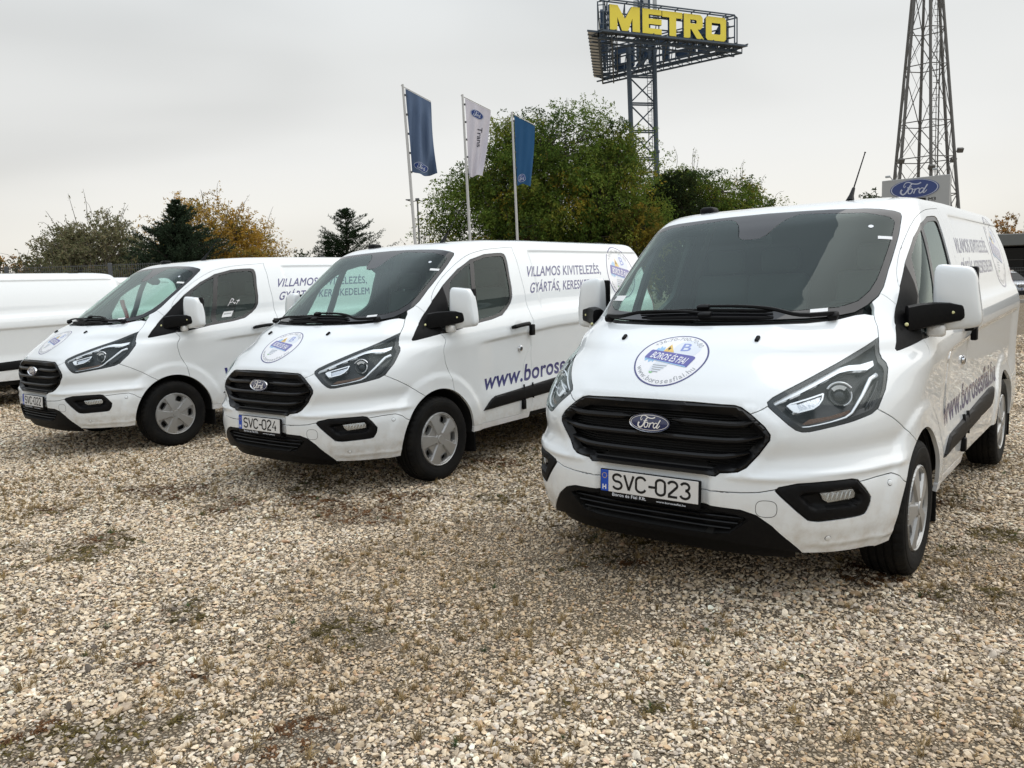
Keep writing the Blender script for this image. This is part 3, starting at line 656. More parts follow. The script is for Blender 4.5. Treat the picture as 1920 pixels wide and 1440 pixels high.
lr = empty('lamp_post', (-7.62, 70, 0)); tag(lr, 'slim double armed lamp post behind the left flag pole', 'street lamp')
V, F = tube([(0, 0, 0), (0, 0, 9.35)], [.10, .07], 8); MB().add(V, F).emit('pole', 'fence_grey', lr)
V, F = rbox((0, 0, 9.45), (.34, .22, .26), .03, 1); MB().add(V, F).emit('bracket', 'fence_grey', lr)
for s in (-1, 1):
    V, F = tube([(0, 0, 9.38), (s * .45, 0, 9.30), (s * .95, 0, 9.46)], .035, 6); a = MB().add(V, F).emit('arm', 'fence_grey', lr); V, F = rbox((s * .80, 0, 9.47), (.42, .2, .09), .03, 1); MB().add(V, F).emit('lamp_head', 'fence_grey', a)
bl = empty('low_building', (42.0, 68, 0)); tag(bl, 'low building with a broad grey fascia over dark glass at the right edge', 'building')
V, F = rbox((15, 8, 1.9), (31, 14.0, 3.7), .02, 1); MB().add(V, F).emit('glass_wall', 'dark_glass', bl)
V, F = rbox((15, 7.5, 4.38), (33, 16.5, .98), .05, 1); MB().add(V, F).emit('fascia', 'fascia', bl)
for k in range(16):
    V, F = rbox((.3 + k * 1.9, .93, 1.9), (.07, .12, 3.7), 0); MB().add(V, F).emit('mullion', 'mullion', bl, smooth=False)
for z in (.95, 1.85, 2.75):
    V, F = rbox((15, .95, z), (30.6, .08, .05), 0); MB().add(V, F).emit('transom', 'mullion', bl, smooth=False)

# =====================================================================  flags
mat('flag_blue', (.085, .13, .22), .75); mat('flag_white', (.62, .60, .66), .75); mat('flag_deep', (.006, .075, .19), .75); mat('flag_print', (.55, .60, .70), .7); mat('flag_oval', (.02, .05, .20), .7); mat('flag_black', (.02, .02, .035), .7)
def flag(name, label, base, lean, top, w, h, cloth, print_fn, seed, narrow=1.0, yaw=0.0, wave=.09, drop=.18):
    r = empty('flag_pole', base); tag(r, label, 'flag', 'banner flags on white poles'); ln = Vector((lean, 0, 1)).normalized(); ptop = ln * top
    V, F = tube([(0, 0, 0), ln * (top * .5), ptop], [.060, .052, .040], 10); MB().add(V, F).emit('pole', 'pole_white', r)
    cx = math.cos(yaw); cy = math.sin(yaw); ax = Vector((cx, cy, 0)); ph = seed * 1.7
    arm = ptop + Vector((0, 0, -.06)); armd = ax * (w + .08) + Vector((0, 0, -drop * (w + .08)))
    V, F = tube([arm - armd * .06, arm + armd], .017, 6); MB().add(V, F).emit('cross_arm', 'pole_white', r)
    perp = Vector((-cy, cx, 0))
    def S(u, v, off=0):
        """u 0..1 across, v 0..1 down"""
        wid = w * (1 - (1 - narrow) * v ** 1.3); x = .085 + u * wid
        fold = wave * (v ** .8) * u ** .7 * math.sin(5.2 * u + 2.2 * v + ph) + wave * .45 * v * math.sin(11 * u + ph * 2 - 3 * v) * u + wave * .26 * min(1, v * 4) * math.sin(17 * u + 4.5 * v + ph)
        zz = -.03 - drop * x * (1 - .9 * v) - v * h + .05 * v * math.sin(6 * u + ph)
        p = arm + ax * x + perp * (fold + off) + Vector((0, 0, zz)) + ln * 0; p = p + Vector((-lean * v * h, 0, 0)); return p
    nu, nv = 28, 60; V = [S(i / nu, j / nv) for j in range(nv + 1) for i in range(nu + 1)]; F = [(j * (nu + 1) + i, j * (nu + 1) + i + 1, (j + 1) * (nu + 1) + i + 1, (j + 1) * (nu + 1) + i) for j in range(nv) for i in range(nu)]
    c = MB().add(V, F).emit('cloth', cloth, r, angle=180)
    for nm, grp in print_fn():
        mb = MB()
        for V2, F2, m, off in grp: V3, F3 = cut2d(np.asarray(V2), F2, .05); mb.add([S(p[0] / w, p[1] / h, -off) for p in V3], F3, m)
        mb.emit(nm, ['flag_print', 'flag_oval', 'flag_black'], c, angle=180)
    for j in range(5):
        p = ln * (top - .35 - j * (h - .3) / 4); V, F = rbox((p.x + .05, p.y, p.z), (.09, .05, .07), .01, 1); MB().add(V, F).emit('clip', 'fence_grey', r)
    return r
def flag_oval(cx, cy, a, b, solid=False):
    out = []
    if solid: out.append((*poly0(ellipse(cx, cy, a, b, 40)), 1, .006))
    else: out.append((*poly0(ellipse(cx, cy, a * .97, b * .97, 40)), 1, .006))
    n = 48; V = [(cx + a * q * math.cos(2 * math.pi * k / n), cy + b * q * math.sin(2 * math.pi * k / n)) for q in (.97, .90) for k in range(n)]; out.append((np.array(V), [(k, (k + 1) % n, n + (k + 1) % n, n + k) for k in range(n)], 0, .010))
    for j, (P, w) in enumerate(script_word()):
        P = np.array(P) * [a, -b] + [cx, cy]; V, F = stroke2d(P, np.linspace(w[0], w[1], len(P)) * a * 1.25); out.append((V, F, 0, .012 + .001 * j))
    return out
def poly0(p): return np.array(p, float), [tuple(range(len(p)))]
def text_down(txt, x, y, length, hh):
    V, F = text2d(txt, width=length, height=hh, bold=.01); V = np.stack([x + V[:, 1], y + V[:, 0]], 1); return V, [tuple(reversed(f)) for f in F]
flag('flag_pole', 'slate blue flag on a white pole, leftmost of three', (-3.07, 28, 0), -.036, 8.50, .86, 2.85, 'flag_blue', lambda: [('oval_print', flag_oval(.34, 2.58, .26, .155))], 1, 1.0, .25, .26, .50)
def fp2():
    o = [('oval_print', flag_oval(.46, .40, .26, .165, True))]; V, F = text_down('Trans', .50, .86, .80, .20); o.append(('lettering_print', [(V, F, 2, .008)])); return o
flag('flag_pole', 'white flag with a blue oval on a white pole, middle of three', (-1.33, 30, 0), -.016, 8.58, .98, 2.78, 'flag_white', fp2, 2, .50, .35, .12, .42)
flag('flag_pole', 'deep blue flag on a white pole, rightmost of three', (.45, 33, 0), -.013, 8.56, .86, 2.75, 'flag_deep', lambda: [('oval_print', flag_oval(.30, 2.50, .24, .17))], 3, .66, .30, .07, .45)

# =====================================================================  advertising tower
mat('tower_steel', (.060, .085, .115), .55, metal=.2, noise_amt=.4, noise_scale=1.2, base2=(.045, .055, .07)); mat('letter_yellow', (.88, .72, .06), .45, noise_amt=.2, noise_scale=1.5, base2=(.76, .60, .06)); mat('letter_back', (.016, .045, .095), .6); mat('panel_white', (.60, .62, .63), .6); mat('antenna_grey', (.45, .47, .48), .6)
def letters5():
    L = {}
    L['M'] = [[(0, 0), (0, 2.3), (.86, 2.3), (1.64, 1.12), (2.40, 2.3), (3.28, 2.3), (3.28, 0), (2.46, 0), (2.46, 1.22), (1.98, 0), (1.30, 0), (.82, 1.20), (.82, 0)]]
    L['E'] = [[(0, 0), (0, 2.3), (2.15, 2.3), (2.15, 1.80), (.70, 1.80), (.70, 1.42), (2.15, 1.42), (2.15, .90), (.70, .90), (.70, .52), (2.15, .52), (2.15, 0)]]
    L['T'] = [[(0, 1.72), (0, 2.3), (2.30, 2.3), (2.30, 1.72), (1.58, 1.72), (1.58, 0), (.80, 0), (.80, 1.72)]]
    L['R'] = [[(0, 0), (0, 2.3), (1.95, 2.3), (2.22, 2.05), (2.22, 1.18), (1.95, .92), (1.62, .88), (2.36, 0), (1.52, 0), (.86, .86), (.76, .86), (.76, 0)], [(.76, 1.42), (1.42, 1.42), (1.50, 1.50), (1.50, 1.70), (1.42, 1.78), (.76, 1.78)]]
    L['O'] = [[(.22, 0), (0, .22), (0, 2.08), (.22, 2.3), (2.22, 2.3), (2.44, 2.08), (2.44, .22), (2.22, 0)], [(.72, .62), (1.70, .62), (1.76, .70), (1.76, 1.62), (1.70, 1.70), (.72, 1.70)]]
    return L
def solid_letter(loops, depth):
    P, F = fill2d(loops, 1.0); V = [(x, y, 0) for x, y in P] + [(x, y, -depth) for x, y in P]; n = len(P); Fo = list(F) + [tuple(reversed([i + n for i in f])) for f in F]; b = len(V)
    for l in loops:
        m = len(l); V += [(x, y, 0) for x, y in l] + [(x, y, -depth) for x, y in l]; Fo += [(b + i, b + (i + 1) % m, b + m + (i + 1) % m, b + m + i) for i in range(m)]; b += 2 * m
    return V, Fo
TWR = empty('sign_tower', (14.9, 87.0, 0)); tag(TWR, 'tall blue steel sign tower with big yellow letters on a triangular platform', 'sign tower')
def tw(p): return Vector((p[0] - 14.9, p[1] - 87.0, p[2]))
T1, T2, T3 = (9.2, 79.0, 25.5), (24.65, 85.4, 25.5), (11.6, 96.0, 25.5)
def build_tower():
    LT = letters5(); ctr = (np.array(T1) + T2 + T3) / 3
    # platform edges: walkway beams with ribs
    for e, (a, b) in enumerate(((T1, T2), (T2, T3), (T1, T3))):
        a, b = np.array(a), np.array(b); d = (b - a) / np.linalg.norm(b - a); nrm = np.array([d[1], -d[0], 0]); nrm = nrm if nrm @ (a - ctr) > 0 else -nrm
        mb = MB()
        for off, z, w in ((0, 0, .22), (-1.25, 0, .18), (0, -.55, .16), (-1.25, -.55, .14)):
            V, F = bar(tw(a + nrm * off + [0, 0, z]), tw(b + nrm * off + [0, 0, z]), w); mb.add(V, F)
        n = 15
        for k in range(n + 1):
            p = a + (b - a) * k / n; V, F = bar(tw(p + nrm * .1), tw(p - nrm * 1.3), .10); mb.add(V, F); V, F = bar(tw(p), tw(p + [0, 0, -.55]), .08); mb.add(V, F)
            if k < n: q = a + (b - a) * (k + 1) / n; V, F = bar(tw(p + [0, 0, -.55]), tw(q), .07); mb.add(V, F)
        mb.emit('platform_beam', 'tower_steel', TWR, smooth=False)
        if e != 1:
            for k in range(n if e == 2 else 0):
                p = a + (b - a) * (k + .08) / n; q = a + (b - a) * (k + .92) / n; mb = MB(); V = [tw(v) for v in (p - nrm * .1 + [0, 0, .05], q - nrm * .1 + [0, 0, .05], q + nrm * 1.0 + [0, 0, .25], p + nrm * 1.0 + [0, 0, .25])]; V += [v + Vector((0, 0, -.06)) for v in V]
                V2, F2 = bar(tw(a + (b - a) * k / n - nrm * .15 + [0, 0, .0]), tw(a + (b - a) * k / n + nrm * 1.05 + [0, 0, .2]), .10, .16); MB().add(V2, F2).emit('walkway_rib', 'tower_steel', TWR, smooth=False)
                mb.add(V, [(0, 1, 2, 3), (7, 6, 5, 4), (0, 4, 5, 1), (1, 5, 6, 2), (2, 6, 7, 3), (3, 7, 4, 0)]); mb.emit('light_panel', 'panel_white', TWR, smooth=False)
        if e == 0:
            V = [tw(v) for v in (a + nrm * .05 + [0, 0, .1], b + nrm * .05 + [0, 0, .1], b + nrm * .9 + [0, 0, .0], a + nrm * .9 + [0, 0, .0])]; V += [v + Vector((0, 0, -.18)) for v in V]
            MB().add(V, [(0, 1, 2, 3), (7, 6, 5, 4), (0, 4, 5, 1), (1, 5, 6, 2), (2, 6, 7, 3), (3, 7, 4, 0)]).emit('walkway', 'tower_steel', TWR, smooth=False)
            for k in range(13): p = a + (b - a) * k / 12; V, F = bar(tw(p + nrm * .05 + [0, 0, .12]), tw(p + nrm * .95 + [0, 0, .06]), .09); MB().add(V, F).emit('walkway_rib', 'tower_steel', TWR, smooth=False)
        # lettering and its frame
        lo = a + d * 1.35; ln = np.linalg.norm(b - a) - 1.35 - 1.75; sc = ln / 13.38
        flip_ = False
        dd = d
        if np.cross(dd, [0, 0, 1]) @ nrm < 0: dd = -d; lo = b - d * 1.35
        M = Matrix(((dd[0], 0, nrm[0], 0), (dd[1], 0, nrm[1], 0), (0, 1, 0, 0), (0, 0, 0, 1))); x = 0
        for ch, wch, gap in (('M', 3.28, .28), ('E', 2.15, .08), ('T', 2.30, .16), ('R', 2.36, .22), ('O', 2.44, 0)):
            V, F = solid_letter([[(px * sc + x * sc, py) for px, py in l] for l in LT[ch]], .30); V = [tw(lo + nrm * -.15 + np.array((M @ Vector(v))[:]) + [0, 0, .42]) for v in V]
            n_f = len(F); m = []
            mb = MB(); mb.add(V, F, 0); z0 = [np.mean([(np.array(V[i]) - np.array(tw(lo))) @ nrm for i in f]) for f in F]; mb.m = [0 if z > -.16 else 1 for z in z0]
            o = mb.emit('letter', ['letter_yellow', 'letter_back'], TWR, smooth=False); x += wch + gap
        mb = MB()
        for k in range(8):
            p = lo + dd * (x * sc * k / 7) + nrm * -.62; V, F = bar(tw(p + [0, 0, 0]), tw(p + [0, 0, 3.15]), .10); mb.add(V, F)
            V, F = bar(tw(p + [0, 0, 3.1]), tw(p - nrm * 1.0 + [0, 0, 0]), .07); mb.add(V, F)
            V, F = bar(tw(p + [0, 0, 3.05]), tw(p + nrm * .62 + [0, 0, 3.05]), .07); mb.add(V, F)
        for z, off in ((1.0, -.55), (2.1, -.55), (3.10, -.62), (3.05, .05)):
            V, F = bar(tw(lo + nrm * off + [0, 0, z] - dd * .8), tw(lo + dd * (x * sc + .9) + nrm * off + [0, 0, z]), .11); mb.add(V, F)
        for p in (lo - dd * .8, lo + dd * (x * sc + .9)):
            V, F = bar(tw(p + nrm * .05), tw(p + nrm * .05 + [0, 0, 3.05]), .11); mb.add(V, F); V, F = bar(tw(p + nrm * .05 + [0, 0, 3.05]), tw(p - nrm * .62 + [0, 0, 3.1]), .08); mb.add(V, F)
        mb.emit('letter_frame', 'tower_steel', TWR, smooth=False)
    # cross beams of the platform
    mb = MB()
    A, B, C = map(np.array, (T1, T2, T3))
    for u in (.18, .36, .54, .72, .88):
        for a, b, c in ((A, B, C), (B, C, A)):
            p = a + (b - a) * u; q = a + (c - a) * u if a is A else a + (c - a) * u; V, F = bar(tw(p + [0, 0, -.2]), tw(q + [0, 0, -.2]), .12); mb.add(V, F)
    mb.emit('cross_beam', 'tower_steel', TWR, smooth=False)
    # columns with bracing and ladder
    cols = [((13.15, 86.6), (13.75, 86.6)), ((15.95, 87.2), (16.30, 87.2))]
    def cp(k, z): (x0, y0), (x1, y1) = cols[k]; u = z / 27.0; return np.array([x1 + (x0 - x1) * u, y1 + (y0 - y1) * u, z])
    for k in range(2):
        V, F = tube([tw(cp(k, 0)), tw(cp(k, 15.6))], .29, 12); mb = MB().add(V, F); V, F = tube([tw(cp(k, 15.6)), tw(cp(k, 26.2))], .25, 12); mb.add(V, F); V, F = tube([tw(cp(k, 15.5)), tw(cp(k, 15.75))], .36, 12); mb.add(V, F); mb.emit('column', 'tower_steel', TWR)
    mb = MB()
    for a, b in ((0, 1),):
        for j in range(9):
            z = 1.0 + j * 2.8; p, q, r, s = cp(a, z), cp(b, z), cp(a, z + 2.6), cp(b, z + 2.6)
            for u, v, w in ((p, q, .14), (r, s, .14), (p, s, .12), (q, r, .12)): V, F = bar(tw(u), tw(v), w); mb.add(V, F)
    mb.emit('bracing', 'tower_steel', TWR, smooth=False)
    mb = MB(); c0 = cp(1, 0) + [-.62, -.25, 0]; c1 = cp(1, 25) + [-.62, -.25, 0]
    for s in (-.2, .2): V, F = bar(tw(c0 + [s, 0, 0]), tw(c1 + [s, 0, 0]), .05); mb.add(V, F)
    for k in range(80): p = c0 + (c1 - c0) * k / 80; V, F = bar(tw(p + [-.2, 0, 0]), tw(p + [.2, 0, 0]), .035); mb.add(V, F)
    for k in range(26):
        p = c0 + (c1 - c0) * (k + 2) / 28; pts = [tw(p + [.33 * math.cos(t), -.36 + .36 * math.sin(t) , 0]) for t in np.linspace(-.3, math.pi + .3, 7) + math.pi]; V, F = tube(pts, .018, 4); mb.add(V, F)
    mb.emit('ladder', 'tower_steel', TWR, smooth=False)
    # mast and aerials above the platform
    mb = MB()
    mc = [(14.2, 86.9), (15.4, 86.9), (14.8, 88.0)]
    for x, y in mc: V, F = bar(tw((x, y, 25)), tw((x, y, 33)), .26); mb.add(V, F)
    for j in range(5):
        for a, b in ((0, 1), (1, 2), (0, 2)): V, F = bar(tw((*mc[a], 25.5 + j * 1.5)), tw((*mc[b], 27 + j * 1.5)), .09); mb.add(V, F); V, F = bar(tw((*mc[b], 25.5 + j * 1.5)), tw((*mc[a], 27 + j * 1.5)), .09); mb.add(V, F)
    mb.emit('mast', 'tower_steel', TWR, smooth=False)
    for x, y, z in ((13.9, 86.2, 29.6), (15.9, 86.2, 29.9), (14.9, 85.9, 30.2)):
        V, F = rbox(tw((x, y, z)), (.42, .2, 2.2), .05, 1); MB().add(V, F).emit('aerial_panel', 'antenna_grey', TWR)
build_tower()

# =====================================================================  lattice mast and oval sign
mat('mast_steel', (.13, .125, .118), .6, metal=.3)
MC = (30.75, 60.0); MST = empty('lattice_mast', (*MC, 0)); tag(MST, 'tall tapering lattice mast behind the oval sign', 'radio mast')
def mast_r(z): return 2.88 - .086 * z
def mast_p(k, z):
    a = math.radians(14 + 60 * k); r = mast_r(z); return Vector((r * math.cos(a) - .014 * (z - 9), r * math.sin(a), z))
for k in range(6):
    V, F = tube([mast_p(k, 0), mast_p(k, 28)], [.125, .085], 10); MB().add(V, F).emit('leg', 'mast_steel', MST)
lv = [1.6, 4.2, 7.4, 10.05, 12.6, 16.55, 19.1, 22.6, 26]
for i, z in enumerate(lv):
    mb = MB()
    for k in range(6):
        V, F = bar(mast_p(k, z), mast_p((k + 1) % 6, z), .075, sides=6); mb.add(V, F)
    mb.emit('ring', 'mast_steel', MST)
    if i + 1 < len(lv):
        mb = MB(); z2 = lv[i + 1]
        for k in range(6):
            if (i + k) % 2: a, b, c = mast_p(k, z), mast_p((k + 1) % 6, z2), .065
            else: a, b, c = mast_p((k + 1) % 6, z), mast_p(k, z2), .065
            V, F = bar(a, b, c, sides=6); mb.add(V, F); a2 = mast_p(k, z) if not (i + k) % 2 else mast_p((k + 1) % 6, z); b2 = mast_p((k + 1) % 6, z2) if not (i + k) % 2 else mast_p(k, z2); V, F = bar(a2, b2, .022, sides=4); mb.add(V, F)
        mb.emit('bracing', 'mast_steel', MST)
mb = MB()
for s in (-.2, .2): V, F = bar((.55 + s, -.3, 0), (.40 + s - .25, -.3, 28), .04); mb.add(V, F)
for z in np.arange(.3, 27.5, .42): V, F = bar((.35 - .005 * z, -.3, z), (.75 - .009 * z, -.3, z), .03); mb.add(V, F)
for z in np.arange(3, 27, 1.6): V, F = tube([(.55 - .009 * z + .36 * math.cos(t), -.3 - .36 + .36 * math.sin(t), z) for t in np.linspace(math.pi, 2 * math.pi, 8)], .016, 4); mb.add(V, F)
V, F = bar((.95, -.1, 0), (.75, -.1, 28), .07); mb.add(V, F)
mb.emit('ladder', 'mast_steel', MST, smooth=False)
for k, z in ((3, 9.9), (5, 10.4), (0, 10.0), (4, 9.2)):
    p = mast_p(k, z); o = p * 1; V, F = rbox((p.x + (.28 if k in (0, 5) else -.10), p.y - .25, p.z), (.42, .22, .34), .03, 1, Matrix.Rotation(.5, 3, 'X')); MB().add(V, F).emit('floodlight', 'mast_steel', MST)
mat('sign_panel', (.40, .405, .40), .45, noise_amt=.3, noise_scale=1.2, base2=(.36, .36, .355)); mat('sign_blue', (.018, .045, .19), .35, coat=.3); mat('sign_line', (.52, .55, .66), .4)
SG = empty('pylon_sign', (20.56, 41.0, 0)); tag(SG, 'grey sign panel with a blue oval badge behind the nearest van', 'sign')
sgx = Vector((21.77 - 19.35, 40.0 - 42.0, 0)); SW_ = sgx.length; SG.rotation_euler = (0, 0, math.atan2(sgx.y, sgx.x))
V, F = rbox((0, .14, 5.45), (SW_, .28, 2.04), .015, 1); MB().add(V, F).emit('panel', 'sign_panel', SG)
for x in (-1.1, 1.1): V, F = rbox((x, .14, 2.3), (.22, .18, 4.6), .01, 1); MB().add(V, F).emit('post', 'fence_grey', SG)
sb = MB(); XZ = Matrix(((1, 0, 0, 0), (0, 0, -1, 0), (0, 1, 0, 0), (0, 0, 0, 1)))
oa, ob_ = 1.13, .47; MS = Matrix.Translation((-.03, -.002, 5.93)) @ XZ
V, F = prism(ellipse(0, 0, oa, ob_, 56), .02); sb.add([tuple(MS @ Vector(p)) for p in V], F, 0)
V2 = [(q * math.cos(2 * math.pi * k / 56) * (oa if 1 else 1) , q * math.sin(2 * math.pi * k / 56) * ob_, .026) for q in (.965, .925) for k in range(56)]
sb.add([tuple(MS @ Vector(p)) for p in V2], [(56 + k, 56 + (k + 1) % 56, (k + 1) % 56, k) for k in range(56)], 1)
for V, F in script_strips(oa, ob_, .027, .0015): sb.add([tuple(MS @ Vector(p)) for p in V], F, 1)
sb.emit('badge', ['sign_blue', 'sign_line'], SG)
sb = MB(); V, F = text2d('M3', width=.34, height=.17, bold=.02); sb.add([(x + .62, -.006, y + 5.27) for x, y in V], F); V, F = rbox((.25, -.003, 5.36), (.52, .006, .17), 0); sb.add(V, F); sb.emit('sign_lettering', 'print_black', SG)
for x, z in ((-1.18, 6.62), (1.0, 6.75)):
    mb = MB(); V, F = bar((x + .12, .05, 6.45), (x + .02, -.05, z), .035); mb.add(V, F); V, F = rbox((x - .08, -.12, z + .02), (.24, .10, .11), .02, 1); mb.add(V, F); mb.emit('sign_lamp', 'antenna_grey', SG)

# =====================================================================  parked estate car beyond the fence
mat('silver_paint', (.50, .54, .60), .3, metal=.35, coat=1)
def build_car():
    r = empty('parked_car', (28.35, 46.3, 0), math.radians(180)); tag(r, 'silver off-road car parked behind the wire fence at the right edge', 'car')
    # nose points to -y in the world (towards the camera) -> local +y
    prof = [(2.2, .42), (2.24, .70), (2.14, .98), (1.55, 1.08), (.95, 1.14), (-.9, 1.12), (-2.05, 1.08), (-2.2, .75), (-2.12, .40)]
    top = [(1.02, 1.13), (.30, 1.62), (-.2, 1.70), (-1.3, 1.68), (-1.95, 1.14)]
    def shell(pts, hw, hw2, mb, m=0):
        n = len(pts); zc = [p[1] for p in pts]; lo, hi = min(zc), max(zc); V = []
        for s in (-1, 1):
            for y, z in pts: V.append((s * (hw + (hw2 - hw) * (z - lo) / (hi - lo)), y, z))
        F = [(i, (i + 1) % n, n + (i + 1) % n, n + i) for i in range(n)] + [tuple(range(n - 1, -1, -1)), tuple(range(n, 2 * n))]; mb.add(V, F, m)
    body = MB(); bm = bmesh.new(); tmp = MB(); shell(prof, .93, .90, tmp)
    vs = [bm.verts.new(v) for v in tmp.v]; [bm.faces.new([vs[i] for i in f]) for f in tmp.f]; bmesh.ops.bevel(bm, geom=list(bm.edges), offset=.07, segments=3, profile=.6, affect='EDGES'); body.add([v.co for v in bm.verts], [[v.index for v in f.verts] for f in bm.faces] if not bm.verts.index_update() else []); bm.free(); body.emit('body', 'silver_paint', r)
    cab = MB(); tmp = MB(); shell(top, .88, .66, tmp); bm = bmesh.new(); vs = [bm.verts.new(v) for v in tmp.v]; [bm.faces.new([vs[i] for i in f]) for f in tmp.f]; bmesh.ops.bevel(bm, geom=list(bm.edges), offset=.06, segments=3, profile=.6, affect='EDGES'); bm.verts.index_update(); cab.add([v.co for v in bm.verts], [[v.index for v in f.verts] for f in bm.faces]); bm.free(); cab.emit('roof', 'silver_paint', r)
    mb = MB(); a, b = Vector((0, 1.00, 1.16)), Vector((0, .36, 1.60)); n = Vector((0, .5, .72)).normalized() * .012
    mb.add([Vector((-.80, a.y, a.z)) + n, Vector((.80, a.y, a.z)) + n, Vector((.64, b.y, b.z)) + n, Vector((-.64, b.y, b.z)) + n], [(0, 1, 2, 3)]); mb.emit('windscreen', 'dark_glass', r)
    for s in (-1, 1):
        V = [(s * .885, .78, 1.17), (s * .885, -1.6, 1.17), (s * .72, -1.2, 1.60), (s * .72, .28, 1.60)]; MB().add(V, [(0, 1, 2, 3)]).emit('side_window', 'dark_glass', r)
        V, F = rbox((s * .68, 2.17, .93), (.40, .10, .13), .04, 2); MB().add(V, F).emit('headlight', 'clear_lamp', r)
        V, F = rbox((s * .72, 2.22, .56), (.20, .06, .10), .02, 1); MB().add(V, F).emit('fog_lamp', 'clear_lamp', r)
        V, F = rbox((s * 1.03, .62, 1.17), (.20, .10, .15), .04, 2); MB().add(V, F).emit('mirror', 'silver_paint', r)
        V, F = bar((s * .60, .1, 1.73), (s * .60, -1.4, 1.71), .04); MB().add(V, F).emit('roof_rail', 'chrome', r)
    gr = MB(); V, F = rbox((0, 2.21, .86), (.92, .06, .20), .03, 1); gr.add(V, F, 0)
    for z in (.80, .87, .93): V, F = rbox((0, 2.25, z), (.88, .02, .022), .005, 1); gr.add(V, F, 1)
    gr.emit('grille', ['deep_black', 'chrome'], r)
    V, F = rbox((0, 2.24, .68), (.50, .02, .11), .004, 1); mb = MB().add(V, F, 0); V, F = rbox((.235, 2.252, .68), (.04, .004, .10), 0); mb.add(V, F, 1); mb.emit('number_plate', ['plate_white', 'plate_blue'], r)
    V, F = rbox((0, 2.20, .48), (1.66, .12, .26), .04, 1); MB().add(V, F).emit('lower_bumper', 'black_plastic', r)
    for x in (-.80, .80):
        for y in (1.40, -1.35):
            V, F = lathe([(.0005, -.10), (.30, -.10), (.345, -.06), (.345, .06), (.30, .10), (.22, .10), (.0005, .06)], 28, 'x', (x, y, .345)); MB().add(V, F).emit('wheel', 'rubber', r)
build_car()
V, F = rbox((44.4, 64, 1.0), (.9, .8, 1.2), .12, 2); bx = MB().add(V, F); V, F = rbox((44.4, 64, .25), (.6, .5, .5), .02, 1); bx.add(V, F); tag(bx.emit('blue_container', 'flag_oval'), 'small blue container behind the silver car', 'container')

# =====================================================================  van body: one smooth reference surface, rings over height
# ---- van master surface: rings over t (t = height z up to 1.86, then girth across the roof)
TB=np.array([
#  t     z     xf    xs    m    W     xr
[.18, .18,  .860, .10, 3.40,.900,-3.90],
[.24, .24,  .930, .12, 3.40,.935,-3.96],
[.32, .32,  .965, .15, 3.40,.958,-3.985],
[.42, .42,  .985, .20, 3.45,.975,-3.99],
[.55, .55,  .993, .20, 3.45,.983,-3.99],
[.65, .65,  .985, .15, 3.45,.978,-3.98],
[.75, .75,  .978, .10, 3.50,.976,-3.975],
[.85, .85,  .966, .05, 3.50,.979,-3.97],
[.93, .93,  .935, .00, 3.30,.983,-3.965],
[1.0, 1.0,  .885,-.08, 3.05,.988,-3.96],
[1.08,1.08, .790,-.18, 2.80,.994,-3.955],
[1.14,1.14, .712,-.28, 2.62,.988,-3.95],
[1.20,1.20, .618,-.30, 3.00,.972,-3.945],
[1.25,1.25, .520,-.33, 3.20,.952,-3.94],
[1.29,1.29, .430,-.35, 3.30,.936,-3.937],
[1.43,1.43, .215,-.47, 4.00,.911,-3.93],
[1.60,1.60,-.040,-.60, 5.20,.872,-3.92],
[1.75,1.75,-.265,-.72, 6.50,.828,-3.905],
[1.85,1.85,-.425,-.78, 7.50,.792,-3.885],
[1.90,1.895,-.520,-.83,7.00,.770,-3.86],
[1.95,1.925,-.610,-.92,6.00,.745,-3.82],
[2.00,1.942,-.720,-1.02,5.00,.705,-3.76],
[2.10,1.957,-.90,-1.15,4.00,.610,-3.66],
[2.20,1.965,-1.05,-1.35,3.50,.500,-3.50],
[2.35,1.971,-1.30,-1.60,3.00,.340,-3.30],
[2.50,1.974,-1.55,-1.85,2.80,.180,-3.10],
[2.68,1.975,-1.85,-2.10,2.60,.002,-2.90],
])
def pchip(x,y,q):
    h=np.diff(x);d=np.diff(y)/h
    m=np.zeros_like(y)
    m[0]=d[0];m[-1]=d[-1]
    for i in range(1,len(x)-1):
        if d[i-1]*d[i]>0:
            w1=2*h[i]+h[i-1];w2=h[i]+2*h[i-1]
            m[i]=(w1+w2)/(w1/d[i-1]+w2/d[i])
    k=np.clip(np.searchsorted(x,q)-1,0,len(x)-2)
    s=(q-x[k])/h[k]
    return (2*s**3-3*s**2+1)*y[k]+(s**3-2*s**2+s)*h[k]*m[k]+(-2*s**3+3*s**2)*y[k+1]+(s**3-s**2)*h[k]*m[k+1]
TMIN,TMAX=.18,2.68
NT=420; LF,LS,LR=1.30,3.60,1.10   # nominal metric lengths of s sections
NF,NS,NR=150,190,70
TT=np.linspace(TMIN,TMAX,NT)
def sstep(a,b,x):
    u=np.clip((x-a)/(b-a),0,1); return u*u*(3-2*u)
